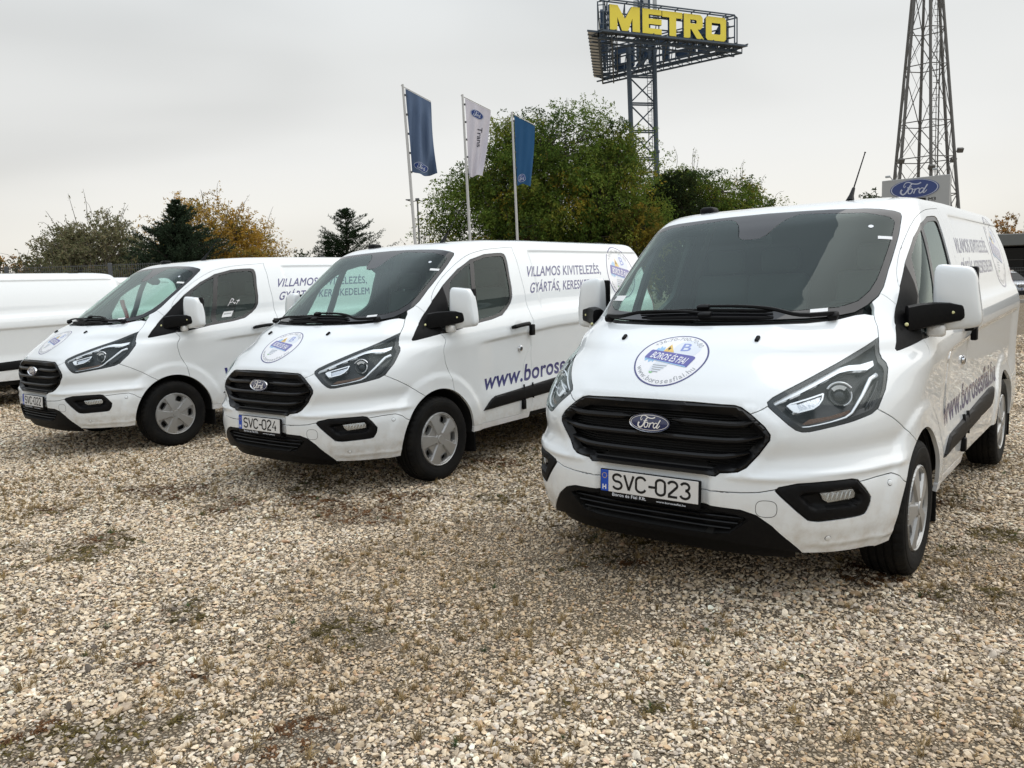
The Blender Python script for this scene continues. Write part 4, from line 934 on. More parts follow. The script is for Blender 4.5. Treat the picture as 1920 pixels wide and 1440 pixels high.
def build_master():
    cols=[pchip(TB[:,0],TB[:,i],TT) for i in range(1,7)]
    SSv=np.concatenate([np.linspace(0,LF,NF,endpoint=False),LF+np.linspace(0,LS,NS,endpoint=False),LF+LS+np.linspace(0,LR,NR)])
    G=np.zeros((NT,len(SSv),3))
    for i in range(NT):
        z,xf,xs,m,W,xr=[c[i] for c in cols]
        # front quarter as a function of y/W, arc-length resampled
        th=np.linspace(0,1,1500)
        th=np.sin(th*np.pi/2)  # denser near 1
        y=W*th; x=xs+(xf-xs)*np.sqrt(np.clip(1-th**m,0,1))
        L=np.concatenate([[0],np.cumsum(np.hypot(np.diff(x),np.diff(y)))])
        u=np.linspace(0,L[-1],NF,endpoint=False)
        fx=np.interp(u,L,x);fy=np.interp(u,L,y)
        a=.30 if z<1.86 else min(.30,max(.05,(-(xr)-1.9)*.2)); mr=6 if z<1.86 else 4
        xre=xr+a
        sx=np.linspace(xs,xre,NS,endpoint=False);sy=np.full(NS,W)
        # slight plan curvature, rear taper
        y2=W*th; x2=xre+(xr-xre)*np.sqrt(np.clip(1-th**mr,0,1))
        x2=x2[::-1];y2=y2[::-1]
        L2=np.concatenate([[0],np.cumsum(np.hypot(np.diff(x2),np.diff(y2)))])
        u2=np.linspace(0,L2[-1],NR)
        rx=np.interp(u2,L2,x2);ry=np.interp(u2,L2,y2)
        G[i,:,0]=np.concatenate([fx,sx,rx]);G[i,:,1]=np.concatenate([fy,sy,ry]);G[i,:,2]=z
    X,Y,Z=G[...,0],G[...,1],G[...,2]
    TG=TT[:,None]*np.ones_like(X)
    # waist lines climb towards the rear
    wz=np.interp(TG,[.18,.45,.55,.8,1.1,1.3,1.45,1.7,1.86,2.68],[0,.2,.3,.55,1,.9,.7,.45,.3,.3])
    G[...,2]+=wz*(.075*np.clip(-.2-X,0,1.5)+.03*np.clip(-1.7-X,0,2.3))
    X,Y,Z=G[...,0],G[...,1],G[...,2]
    # plan taper
    tap=1-.012*np.clip((X+1.6)/2.4,-1,0)**2*np.clip((Z-.2)/.6,0,1)
    G[...,1]=Y*tap
    Y=G[...,1]
    # ---- displacement along outward normal
    N=grid_normals(G)
    d=np.zeros_like(X)
    side=sstep(.80,.90,Y/ (np.interp(TT,TB[:,0],TB[:,5])[:,None]+1e-6))*(TG<1.93)
    # lower side scallop between swage crease and moulding, behind the front arch
    sc=sstep(-.45,-.75,X)*sstep(-3.7,-3.3,X)
    sc2=sc*sstep(.58,.74,TG)*(1-sstep(1.035,1.065,TG))
    d-=.016*sc2*side
    pn=sstep(-1.50,-1.53,X)*sstep(-3.70,-3.66,X)*sstep(1.225,1.25,TG)*(1-sstep(1.83,1.85,TG))
    d-=.012*pn*side
    # wheel arch flares
    for xc in (0,-2.933):
        r=np.hypot(X-xc,Z-.335)
        fl=sstep(.36,.40,r)*(1-sstep(.50,.56,r))
        d+=.014*fl*side*(Z<1.0)
    # bumper: step under the lights / above fog, hollow around plate
    front=(1-sstep(.30,.45,np.abs(Y)))*sstep(.6,.8,X)
    pl=(1-sstep(.275,.31,np.abs(Y)))*sstep(.44,.47,Z)*(1-sstep(.615,.64,Z))*sstep(.6,.8,X)
    d-=.022*pl
    # bonnet: raised centre with soft side creases
    bz=sstep(.99,1.08,Z)*(1-sstep(1.17,1.27,Z))*sstep(.2,.35,X)
    yb=.33+.25*(1-np.clip((X-.45)/.45,0,1))
    d+=.007*bz*(1-sstep(yb-.05,yb+.10,np.abs(Y)))
    # bumper sculpting: hollow between the lamps and the fog lamps, lip above the fogs, lip around the grille, low crease
    S2=np.broadcast_to(SSv[None,:],X.shape); fr2=sstep(.30,.44,S2)*(1-sstep(1.05,1.22,S2))
    lipt=.632+.045*np.clip(S2-.45,0,.5)
    d+=fr2*(.014*np.exp(-((TG-lipt)/.018)**2)-.016*np.exp(-((TG-(lipt+.085))/.050)**2))
    d+=.008*np.exp(-((TG-.335)/.014)**2)*sstep(.60,.70,S2)*(1-sstep(1.0,1.15,S2))
    gtip=np.interp(TG,[.62,.655,.735,.80,.86,.91,.95,.97],[.30,.375,.44,.47,.442,.385,.30,.0])
    d+=.005*np.exp(-((S2-gtip-.030)/.030)**2)*sstep(.60,.64,TG)*(1-sstep(.94,.96,TG))
    d+=.005*np.exp(-((TG-.975)/.018)**2)*(1-sstep(.30,.42,S2))
    # roof ribs
    G+=N*d[...,None]
    G[:,0,1]=0;G[:,-1,1]=0
    return SSv,G
def grid_normals(G):
    du=np.gradient(G,axis=1);dv=np.gradient(G,axis=0)
    n=np.cross(du,dv); n/=np.linalg.norm(n,axis=2,keepdims=True)+1e-12
    return n
SV,G=build_master()
GN=grid_normals(G)
def lift(st,off=0.0):
    """(s,t) -> xyz ; negative s mirrors"""
    st=np.atleast_2d(np.asarray(st,float))
    s=np.abs(st[:,0]);sg=np.where(st[:,0]<0,-1,1);t=np.clip(st[:,1],TMIN,TMAX)
    i=np.clip(np.searchsorted(SV,s,side='right')-1,0,len(SV)-2);a=((s-SV[i])/(SV[i+1]-SV[i])).clip(0,1)[:,None]
    ft=(t-TMIN)/(TMAX-TMIN)*(NT-1);j=np.clip(ft.astype(int),0,NT-2);b=(ft-j)[:,None]
    def sm(A): return (A[j,i]*(1-a)+A[j,i+1]*a)*(1-b)+(A[j+1,i]*(1-a)+A[j+1,i+1]*a)*b
    p=sm(G);n=sm(GN);n/=np.linalg.norm(n,axis=1,keepdims=True)+1e-12
    p=p+n*np.reshape(off,(-1,1)) if np.ndim(off) else p+n*off
    p[:,1]*=sg;n[:,1]*=sg
    return p,n

# ---- inverse look-ups on the reference surface
def SX(x, t):
    """point of ring t on the flank at length x"""
    j = int(round((t - TMIN) / (TMAX - TMIN) * (NT - 1))); j = min(max(j, 0), NT - 1)
    row = G[j, :, 0]; k = np.argmax(np.arange(len(SV)) >= 0)
    i0 = 60                                             # x falls monotonically along the half ring
    return (float(np.interp(-x, -row[i0:], SV[i0:])), t)
_flank = np.arange(NF - 60, NF + NS + 20)
def inv_xz(x, z):
    A = G[:330, _flank]; d = (A[..., 0] - x) ** 2 + (A[..., 2] - z) ** 2
    j, i = np.unravel_index(np.argmin(d), d.shape); st = np.array([SV[_flank[i]], TT[j]])
    for _ in range(6):
        p = lift([st])[0][0]; e = np.array([x - p[0], z - p[2]])
        ps = lift([st + [1e-3, 0]])[0][0]; pt = lift([st + [0, 1e-3]])[0][0]
        J = np.array([[ps[0] - p[0], pt[0] - p[0]], [ps[2] - p[2], pt[2] - p[2]]]) / 1e-3
        try: st = st + np.linalg.solve(J, e)
        except np.linalg.LinAlgError: break
    return tuple(st)
# ---- outlines in (s, t): s runs from the nose along a ring to the tail, t is the ring
HL = [(.807, 1.212), (.661, 1.129), (.570, 1.068), (.483, 1.009), (.444, .979), (.431, .960), (.440, .941), (.486, .901), (.522, .868), (.552, .845), (.575, .836), (.601, .836), (.682, .852), (.773, .869), (.861, .891), (.893, .912), (.902, .951), (.905, .987), (.895, 1.030), (.879, 1.077), (.859, 1.099), (.827, 1.119), (.811, 1.142), (.806, 1.175)]
DRL_O = [(.449, .953), (.454, .971), (.508, 1.011), (.574, 1.056), (.644, 1.097), (.685, 1.106), (.734, 1.106), (.790, 1.118)]
DRL_I = [(.803, 1.097), (.778, 1.080), (.736, 1.083), (.694, 1.083), (.657, 1.076), (.603, 1.044), (.536, 1.001), (.471, .962), (.461, .953)]
DRL_L = [(.455, .953), (.458, .945), (.475, .925), (.512, .893), (.543, .866), (.563, .855), (.60, .857), (.678, .872), (.745, .889), (.770, .906), (.782, .930), (.798, .975), (.812, 1.043), (.838, 1.058)]
LAMP = [(.501, .951), (.511, .961), (.560, .978), (.619, .999), (.625, .996), (.629, .972), (.621, .949), (.605, .934), (.550, .919), (.534, .922), (.515, .938)]
INDIC = [(.60, .895), (.68, .903), (.765, .922), (.772, .908), (.748, .897), (.68, .882), (.60, .868), (.575, .872)]
GR = [(0, .950), (.167, .949), (.319, .943), (.346, .935), (.385, .909), (.442, .857), (.466, .824), (.468, .800), (.438, .735), (.399, .675), (.371, .655), (.330, .647), (.302, .643), (.286, .627), (0, .627)]
FOG = [(.519, .581), (.532, .596), (.598, .612), (.700, .617), (.818, .619), (.849, .612), (.896, .570), (.928, .527), (.922, .490), (.903, .455), (.880, .449), (.780, .445), (.688, .440), (.648, .448), (.607, .487), (.556, .541)]
FOGIN = [(.609, .564), (.643, .573), (.740, .579), (.842, .583), (.880, .552), (.876, .519), (.840, .494), (.760, .494), (.672, .496), (.645, .512)]
FOGLAMP = [(.700, .564), (.770, .572), (.843, .574), (.856, .553), (.852, .532), (.800, .527), (.732, .521), (.711, .536)]
LOWG = [(0, .468), (.26, .466), (.37, .460), (.424, .442), (.345, .368), (.27, .356), (0, .352)]
WS = [(0, 1.299), (.25, 1.301), (.49, 1.307), (.614, 1.315), (.70, 1.330), (.757, 1.362), (.803, 1.403), (.828, 1.446), (.852, 1.534), (.905, 1.66), (.954, 1.770), (.982, 1.815), (.978, 1.835), (.936, 1.849), (.842, 1.866), (.746, 1.875), (.50, 1.886), (.311, 1.892), (0, 1.897)]
FRIT = [(0, 1.341), (.205, 1.342), (.45, 1.347), (.62, 1.358), (.70, 1.385), (.750, 1.433), (.784, 1.491), (.835, 1.62), (.892, 1.755), (.908, 1.787), (.882, 1.812), (.738, 1.845), (.50, 1.858), (.335, 1.868), (.271, 1.868), (.215, 1.853), (.161, 1.825), (.125, 1.79), (.100, 1.757), (.065, 1.738), (0, 1.733)]
BREAR = [(0, 1.275), (.235, 1.279), (.49, 1.285), (.614, 1.297), (.70, 1.317), (.745, 1.321), (.796, 1.312)]
GH = [(.897, 1.155), (.906, 1.185), (.934, 1.446), (.972, 1.565), (1.0, 1.609), (1.06, 1.692), (1.189, 1.772), (1.414, 1.815), (1.60, 1.824), (1.724, 1.825), (1.775, 1.816), (1.805, 1.791), (1.890, 1.648), (1.984, 1.498), (2.033, 1.395), (2.036, 1.345), (2.0, 1.30), (1.911, 1.252), (1.757, 1.233), (1.468, 1.221), (1.110, 1.185), (.925, 1.148), (.905, 1.146)]
SAILB = [(.960, 1.575), (1.06, 1.46), (1.103, 1.393), (1.112, 1.17)]
QW = [(1.035, 1.590), (1.085, 1.665), (1.135, 1.708), (1.195, 1.738), (1.480, 1.246), (1.30, 1.232), (1.150, 1.213), (1.125, 1.37), (1.08, 1.48)]
SW = [(1.245, 1.752), (1.42, 1.787), (1.60, 1.796), (1.71, 1.797), (1.752, 1.789), (1.772, 1.770), (1.862, 1.635), (1.953, 1.488), (2.000, 1.388), (2.0, 1.354), (1.972, 1.322), (1.885, 1.277), (1.75, 1.260), (1.545, 1.250)]
DTOP = [(.934, 1.44), (.915, 1.468), (.905, 1.536), (.932, 1.634), (1.012, 1.735), (1.10, 1.793), (1.201, 1.828), (1.35, 1.853), (1.508, 1.868), (1.75, 1.880)]
DFRONT = [(1.110, 1.187), (1.185, 1.107), (1.27, 1.018), (1.40, .922), (1.50, .828), (1.570, .722), (1.61, .65)]
SEND = LF + LS + LR
def arch_loop(xc, zc=.335, r=.414):
    out = []
    for k in range(-6, 43):
        a = math.radians(k * 5)
        x, z = xc + r * math.cos(a), zc + r * math.sin(a)
        out.append(inv_xz(x, max(z, .2)))
    return out
def network():
    L = []; add = lambda p, sm=False, n=4: L.append(smooth(p, False, n) if sm else list(p))
    addc = lambda p, sm=True: L.append((smooth(p, True, 3) if sm else list(p)) + [p[0]])
    add([(0, TMIN), (0, TMAX)])
    add([(0, .320), (.30, .321), (.45, .312), (.608, .287), (.742, .281), (.905, .277), (1.049, .283), (1.15, .285)])
    fa = arch_loop(0.0); ra = arch_loop(-2.933)
    add(fa); add(ra)
    add([SX(-.30, .335)] + [SX(x, .335) for x in (-.8, -1.3, -1.8, -2.3, -2.62)])
    add([SX(x, .385 + .004 * min(0, x)) for x in (-.28, -.7, -1.1, -1.5, -2.0, -2.62)])
    add([SX(-3.24, .335), SX(-3.5, .335), (5.0, .335), (SEND, .335)])
    add([SX(-3.10, .60), SX(-3.5, .60), (5.0, .60), (SEND, .60)])
    addc(HL, False); addc(FOG, False)
    add(GR); add(LOWG); add(WS); add(FRIT); add(BREAR); addc(GH, False); add(SAILB)
    L.append(QW + [QW[0]]); L.append(SW + [SW[0]])
    add([(.385, .909), (.410, .922), (.455, .958)])
    add([(.807, 1.212), (.808, 1.264), (.796, 1.312)])
    add([(.796, 1.312), (.79, 1.35), (.762, 1.39)])                    # bonnet corner to the screen
    add([(.742, 1.318), (.742, 1.36)])
    add([(.806, 1.418), (.836, 1.406), (.94, 1.350)])
    add(DTOP + [SX(-1.29, 1.886)], True, 3)
    add([SX(-1.29, 1.886), SX(-1.29, 1.97), SX(-1.29, 2.0)])
    add([SX(-1.29, t) for t in (1.886, 1.7, 1.5, 1.3, 1.1, .933)])
    add([SX(-1.29, .933), SX(-1.215, .87), SX(-1.175, .80), SX(-1.15, .70), SX(-1.13, .611), SX(-1.115, .456), SX(-1.09, .37)])
    add([SX(-1.29, .933), SX(-1.30, .709), SX(-1.27, .471), SX(-1.235, .37), SX(-1.225, .33)])
    add(DFRONT, True, 3)
    add([SX(-1.28, 1.985)] + [SX(x, 1.985) for x in (-1.8, -2.4, -3.0)] + [(5.0, 1.985), (SEND, 1.985)])
    add([(5.16, .59), (5.16, 1.995)])
    add([(5.0, .93), (5.0, 1.42)]); add([(4.98, .93), (5.18, .93)]); add([(4.98, 1.42), (5.18, 1.42)])
    add([(0, .553), (.222, .556), (.392, .563), (.46, .570), (.530, .588)])
    add([(.858, .603), (.95, .611), (1.045, .612), (1.10, .590), (1.134, .567), (1.19, .54)])
    add([(0, .487), (.25, .487), (.393, .483), (.453, .464), (.512, .418), (.608, .300), (.625, .275)])
    add([(.872, .915), (.99, .862), (1.095, .808), (1.184, .752), (1.30, .69)])
    return L
SEEDS = dict(bonnet=(.3, 1.1), windscreen=(.4, 1.5), windscreen_border=(.4, 1.322), cowl=(.3, 1.288), grille_hole=(.2, .8), light_hole=(.6, .95), fog_hole=(.7, .53),
             bumper=(.3, .6), lower_bumper=(.45, .52), valance=(.45, .40), lower_hole=(.2, .4), fender=(.95, 1.0), roof=(1.0, 2.2), sail=(.95, 1.25), window_frame=(1.5, 1.806),
             quarter_window=(1.2, 1.5), side_window=(1.7, 1.5), door=(1.6, 1.1), pillar=SX(-1.22, .6), side_panel=(3.2, 1.1), sill=SX(-1.0, .36), rear_bumper=(5.6, .45), rear_door=(5.6, 1.0), tail_lamp=(5.08, 1.15))
def build_regions():
    pts = []; ed = []
    for l in network():
        l = resample(l, .022); b = len(pts); pts += l; ed += [(b + i, b + i + 1) for i in range(len(l) - 1)]
    A = np.array(pts); grid = []
    def g(s0, s1, ds, t0, t1, dt):
        for s in np.arange(s0, s1, ds):
            for t in np.arange(t0, t1, dt): grid.append((s, t))
    g(.012, 1.30, .022, .26, 1.93, .020); g(1.31, 5.0, .035, .26, 1.93, .022); g(5.02, SEND, .06, .30, 1.95, .06)
    g(.02, SEND, .05, 1.945, 2.66, .03)
    Gd = np.array(grid)
    # drop grid points that sit on a line
    cell = {}
    for p in A: cell.setdefault((int(p[0] / .03), int(p[1] / .03)), []).append(p)
    keep = []
    for p in Gd:
        i, j = int(p[0] / .03), int(p[1] / .03); ok = True
        for a in (-1, 0, 1):
            for b in (-1, 0, 1):
                for q in cell.get((i + a, j + b), ()):
                    if (p[0] - q[0]) ** 2 + (p[1] - q[1]) ** 2 < .007 ** 2: ok = False
        if ok: keep.append(tuple(p))
    P, E, F, OE = cdt(pts + keep, ed)
    con = set(tuple(sorted(e)) for e, o in zip(E, OE) if len(o))
    F = [f if (P[f[1]][0] - P[f[0]][0]) * (P[f[2]][1] - P[f[0]][1]) - (P[f[1]][1] - P[f[0]][1]) * (P[f[2]][0] - P[f[0]][0]) > 0 else tuple(reversed(f)) for f in map(tuple, F)]
    adj = {}
    for fi, f in enumerate(F):
        for k in range(3): adj.setdefault(tuple(sorted((f[k], f[(k + 1) % 3]))), []).append(fi)
    reg = -np.ones(len(F), int); out = {}
    Pa = np.array([[P[i] for i in f] for f in F])
    for ri, (nm, sd) in enumerate(SEEDS.items()):
        d = ((Pa.mean(1) - np.array(sd)) ** 2).sum(1); order = np.argsort(d)[:40]; st = None
        for fi in order:
            a, b, c = Pa[fi]; s1 = np.cross(b - a, sd - a); s2 = np.cross(c - b, sd - b); s3 = np.cross(a - c, sd - c)
            if s1 >= 0 and s2 >= 0 and s3 >= 0: st = fi; break
        if st is None: st = order[0]
        if reg[st] >= 0: print('REGION LEAK', nm, 'inside', list(SEEDS)[reg[st]]); continue
        stack = [st]; reg[st] = ri; tris = []
        while stack:
            fi = stack.pop(); tris.append(fi); f = F[fi]
            for k in range(3):
                e = tuple(sorted((f[k], f[(k + 1) % 3])))
                if e in con: continue
                for o in adj[e]:
                    if reg[o] < 0: reg[o] = ri; stack.append(o)
        out[nm] = [F[i] for i in tris]
    return P, out
ST, REG = build_regions()
print('regions', {k: len(v) for k, v in REG.items()})
def panel(tris, gap=.0034, depth=.022, off=0.0, flange=True, m=0, inner=False):
    """lifted surface panel with rolled-in edges"""
    idx = sorted({i for f in tris for i in f}); mp = {i: k for k, i in enumerate(idx)}
    st = ST[idx]; V, N = lift(st, off); F = [tuple(mp[i] for i in f) for f in tris]
    ec = {}
    for f in F:
        for k in range(3):
            a, b = f[k], f[(k + 1) % 3]; ec.setdefault((min(a, b), max(a, b)), []).append((a, b))
    be = [v[0] for e, v in ec.items() if len(v) == 1 and not (st[e[0], 0] < 1e-6 and st[e[1], 0] < 1e-6)]
    inn = np.zeros_like(V)
    for a, b in be:
        t = V[b] - V[a]; t /= np.linalg.norm(t) + 1e-9
        inn[a] += np.cross(N[a], t); inn[b] += np.cross(N[b], t)
    l = np.linalg.norm(inn, axis=1); k = l > 1e-9; inn[k] /= l[k][:, None]
    seam = st[:, 0] < 1e-6; inn[seam, 1] = 0
    V = V + inn * gap
    mb = MB()
    if inner:
        mb.add(V, [tuple(reversed(f)) for f in F], m, -N); return mb
    mb.add(V, F, m, N)
    if flange and be:
        bi = sorted({i for e in be for i in e}); bm = {i: q for q, i in enumerate(bi)}; n = len(bi)
        R0 = V[bi]; r = .0025
        R1 = R0 - inn[bi] * r * .6 - N[bi] * r; R2 = R0 - inn[bi] * r * .6 - N[bi] * depth
        N0 = N[bi]; N1 = -inn[bi]
        mb.add(np.concatenate([R0, R1, R2]), [(bm[b], bm[a], n + bm[a], n + bm[b]) for a, b in be] + [(n + bm[b], n + bm[a], 2 * n + bm[a], 2 * n + bm[b]) for a, b in be], m, np.concatenate([N0, N1, N1]))
    return mb
def patch(loops, off=0.0, h=.02, m=0):
    P, F = fill2d(loops, h)
    o = off(P) if callable(off) else off
    V, N = lift(P, o)
    return (V, F, N if not callable(off) else None, m)
def addp(mb, pt):
    V, F, N, m = pt; mb.add(V, F, m, N); return mb
def frames(path, off=0):
    P, N = lift(path, off); T = np.gradient(P, axis=0); T /= np.linalg.norm(T, axis=1, keepdims=True) + 1e-9
    B = np.cross(N, T); B /= np.linalg.norm(B, axis=1, keepdims=True) + 1e-9
    return P, N, B
def sweep(path, sec, h=.02, closed=False, cap=True, widths=None):
    """profile sec [(across, out)] carried along a path on the body"""
    path = resample(path, h, closed); P, N, B = frames(path)
    if closed:
        T = np.roll(P, -1, axis=0) - np.roll(P, 1, axis=0); T /= np.linalg.norm(T, axis=1, keepdims=True); B = np.cross(N, T); B /= np.linalg.norm(B, axis=1, keepdims=True)
    n, k = len(P), len(sec); V = []
    for i in range(n):
        w = 1 if widths is None else np.interp(i / (n - 1), np.linspace(0, 1, len(widths)), widths)
        for a, o in sec: V.append(P[i] + B[i] * a * w + N[i] * o)
    F = []
    for i in range(n if closed else n - 1):
        i2 = (i + 1) % n
        for j in range(k): F.append((i * k + j, i * k + (j + 1) % k, i2 * k + (j + 1) % k, i2 * k + j))
    if cap and not closed: F += [tuple(range(k - 1, -1, -1)), tuple((n - 1) * k + j for j in range(k))]
    return V, F
def flip(F): return [tuple(reversed(f)) for f in F]

# =====================================================================  the van (built once at the origin, nose to +x, then copied)
VAN = empty('panel_van')
def LR(name, mb, mats, parent, **kw):
    pa = parent if isinstance(parent, (list, tuple)) else (parent, parent)
    return [mb.emit(name, mats, pa[0], **kw), mb.mirrored().emit(name, mats, pa[1], **kw)]
PAINT = ['white_paint', 'cabin_mid']
bonnet = panel(REG['bonnet']).both().emit('bonnet', PAINT, VAN)
bumper = panel(REG['bumper']).both().emit('front_bumper', PAINT, VAN)
lower_bumper = panel(REG['lower_bumper']).both().emit('lower_bumper', PAINT, VAN)
roof = panel(REG['roof'], gap=.0015).both().emit('roof', PAINT, VAN)
vm = panel(REG['valance'], depth=.04)
addp(vm, patch([[(0, .322), (.30, .323), (.45, .314), (.60, .289), (.60, .22), (0, .22)]], -.035, .05))
vm.both().emit('lower_grille_panel', 'black_plastic', VAN)
fenders = LR('front_wing', panel(REG['fender']), PAINT, VAN)
doors = LR('front_door', panel(REG['door']), PAINT, VAN)
LR('pillar_panel', panel(REG['pillar'], gap=.0015), PAINT, VAN)
sides = LR('side_panel', panel(REG['side_panel']), PAINT, VAN)
LR('sill', panel(REG['sill'], gap=.0015), 'dirty_white', VAN)
panel(REG['rear_bumper'], depth=.05).both().emit('rear_bumper', PAINT, VAN)
panel(REG['rear_door']).both().emit('rear_door', PAINT, VAN)
LR('tail_lamp', panel(REG['tail_lamp'], off=.006), 'red_lamp', VAN)
# ---- glazing
ws = panel(REG['windscreen'], gap=0, flange=False, off=-.001).both().emit('windscreen', 'windscreen_glass', VAN)
panel(REG['windscreen_border'], gap=.004, depth=.01, off=-.001).both().emit('screen_border', 'frit', ws)
cw = panel(REG['cowl'], gap=.001, off=-.012, depth=.03)
cw.both().emit('cowl', 'black_plastic', VAN)
wf = panel(REG['window_frame'], gap=.001, depth=.03, off=-.004)
LR('window_frame', wf, 'gloss_black', doors)
LR('side_window', panel(REG['side_window'], gap=0, flange=False, off=-.010), 'door_glass', doors)
LR('quarter_window', panel(REG['quarter_window'], gap=0, flange=False, off=-.008), 'door_glass', doors)
sail = panel(REG['sail'], gap=.001, depth=.03, off=-.002)
LR('mirror_panel', sail, 'black_plastic', VAN)
# labels stuck inside the screen
def sticker(loop, name, m, off=-.006, par=ws):
    mb = MB(); addp(mb, patch([loop], off, .02)); return mb.emit(name, m, par)
sticker([(.786, 1.711), (.876, 1.703), (.875, 1.687), (.785, 1.695)], 'paper_strip', 'tag_white', .001)
st2 = MB(); addp(st2, patch([[(-.735, 1.406), (-.710, 1.434), (-.590, 1.435), (-.590, 1.405)]], .001, .03, 0)); addp(st2, patch([[(-.728, 1.409), (-.712, 1.429), (-.698, 1.429), (-.708, 1.409)]], .002, .03, 1))
st2.emit('vignette_sticker', ['tag_white', 'cabin'], ws)
mb = MB(); addp(mb, patch([ellipse(.752, 1.765, .016, .008, 16)], .001, .02)); mb.emit('round_sticker', 'print_pale', ws)
sticker([(.500, 1.322), (.575, 1.328), (.572, 1.346), (.497, 1.340)], 'paper_note', 'tag_white', .012)
# sensor pod and inner mirror behind the screen
mb = MB(); V, F = rbox((-.36, 0, 1.74), (.10, .16, .07), .03, 3, Matrix.Rotation(math.radians(-33), 3, 'Y')); mb.add(V, F); mb.emit('sensor_pod', 'cabin', ws)
# ---- grille
gb = MB()
GRF = GR + [(-s, t) for s, t in reversed(GR[1:-1])]
GRS = resample(GRF, .03, True); GRI = inset(GRF, .036)
def grd(P):
    d = dist_poly(P, GRF); return np.interp(d, [0, .006, .014, .030, .05], [-.004, .006, .007, -.022, -.030])
Vf, Ff, Nf, _ = patch([GRF, GRI], grd, .012)
grille = MB().add(Vf, Ff).emit('grille', 'grille_black', VAN)
mb = MB(); addp(mb, patch([GRF], -.075, .05)); addp(mb, patch([[(-.300, .655), (.300, .655), (.285, .628), (-.285, .628)]], -.018, .03))
V, F = sweep(GRF, [(0, 0), (0, -.08)], .03, True); mb.add(V, F)
mb.emit('grille_back', 'deep_black', grille)
def gbar(path, w=.030):
    V, F = sweep(path, [(-w / 2, -.020), (-w / 2, -.006), (-w * .22, .004), (w * .10, .005), (w * .42, -.004), (w / 2, -.016), (w / 2, -.03), (-w / 2, -.03)], .03, widths=[.35, 1, 1, 1, 1, 1, 1, 1, 1, .35])
    return MB().add(V, F).emit('grille_bar', 'grille_black', grille, angle=30)
gbar(smooth([(.09, .868), (.25, .864), (.345, .864), (.402, .878)], False, 3)); gbar(smooth([(-.09, .868), (-.25, .864), (-.345, .864), (-.402, .878)], False, 3))
gbar(smooth([(-.442, .815), (-.355, .792), (-.2, .789), (0, .789), (.2, .789), (.355, .792), (.442, .815)], False, 3))
gbar(smooth([(-.402, .740), (-.31, .716), (-.15, .711), (0, .711), (.15, .711), (.31, .716), (.402, .740)], False, 3))
mb = MB()
for t in np.arange(.66, .935, .0125):
    w = np.interp(t, [.655, .735, .81, .86, .91, .94], [.36, .43, .455, .43, .37, .31]); V, F = sweep([(-w, t), (w, t)], [(-.002, -.055), (.002, -.055), (.002, -.072), (-.002, -.072)], .15); mb.add(V, F)
mb.emit('grille_mesh', 'deep_black', grille)
# ---- oval badge with its script word
def oval_badge(a, b, scale_n=1.0):
    """badge in a local frame: u across, v up, w out -> MB with mats chrome, blue, chrome"""
    mb = MB(); n = 48
    prof = [(1.0, 0), (1.0, .010), (.965, .016), (.93, .014), (.90, .010)]
    V = []; F = []
    for k in range(n):
        th = 2 * math.pi * k / n
        for r, w in prof: V.append((a * math.cos(th) - (1 - r) * b * math.cos(th), b * math.sin(th) - (1 - r) * b * math.sin(th), w * scale_n))
    m = len(prof)
    for k in range(n):
        for i in range(m - 1): F.append((k * m + i, ((k + 1) % n) * m + i, ((k + 1) % n) * m + i + 1, k * m + i + 1))
    mb.add(V, F, 0)
    Vd = [(0, 0, .013 * scale_n)]; Fd = []
    for ring in range(1, 5):
        q = ring / 4
        for k in range(n): th = 2 * math.pi * k / n; Vd.append(((a - .1 * b) * math.cos(th) * q, b * .90 * math.sin(th) * q, (.013 - .003 * q * q) * scale_n))
    for k in range(n): Fd.append((0, 1 + k, 1 + (k + 1) % n))
    for ring in range(3):
        for k in range(n): Fd.append((1 + ring * n + k, 1 + (ring + 1) * n + k, 1 + (ring + 1) * n + (k + 1) % n, 1 + ring * n + (k + 1) % n))
    mb.add(Vd, Fd, 1)
    # thin inner silver line
    V = []; F = []
    for k in range(n):
        th = 2 * math.pi * k / n
        for r in (.80, .755): V.append(((a - (1 - r) * b) * math.cos(th), b * r * math.sin(th), .0131 * scale_n))
    F = [(2 * k, (2 * k + 2) % (2 * n), (2 * k + 3) % (2 * n), 2 * k + 1) for k in range(n)]
    mb.add(V, F, 0)
    return mb
bd = oval_badge(.108, .046); bd.xf(Matrix.Translation((.968, 0, .845)) @ Matrix(((0, 0, 1, 0), (1, 0, 0, 0), (0, 1, 0, 0), (0, 0, 0, 1))) @ Matrix.Rotation(math.radians(-6), 4, 'X'))
badge = bd.emit('badge', ['chrome', 'oval_blue'], VAN)
mb = MB()
for V, F in script_strips(.108, .046, .0135): mb.add(V, F)
mb.xf(Matrix.Translation((.968, 0, .845)) @ Matrix(((0, 0, 1, 0), (1, 0, 0, 0), (0, 1, 0, 0), (0, 0, 0, 1))) @ Matrix.Rotation(math.radians(-6), 4, 'X')); mb.emit('lettering', 'chrome', badge)
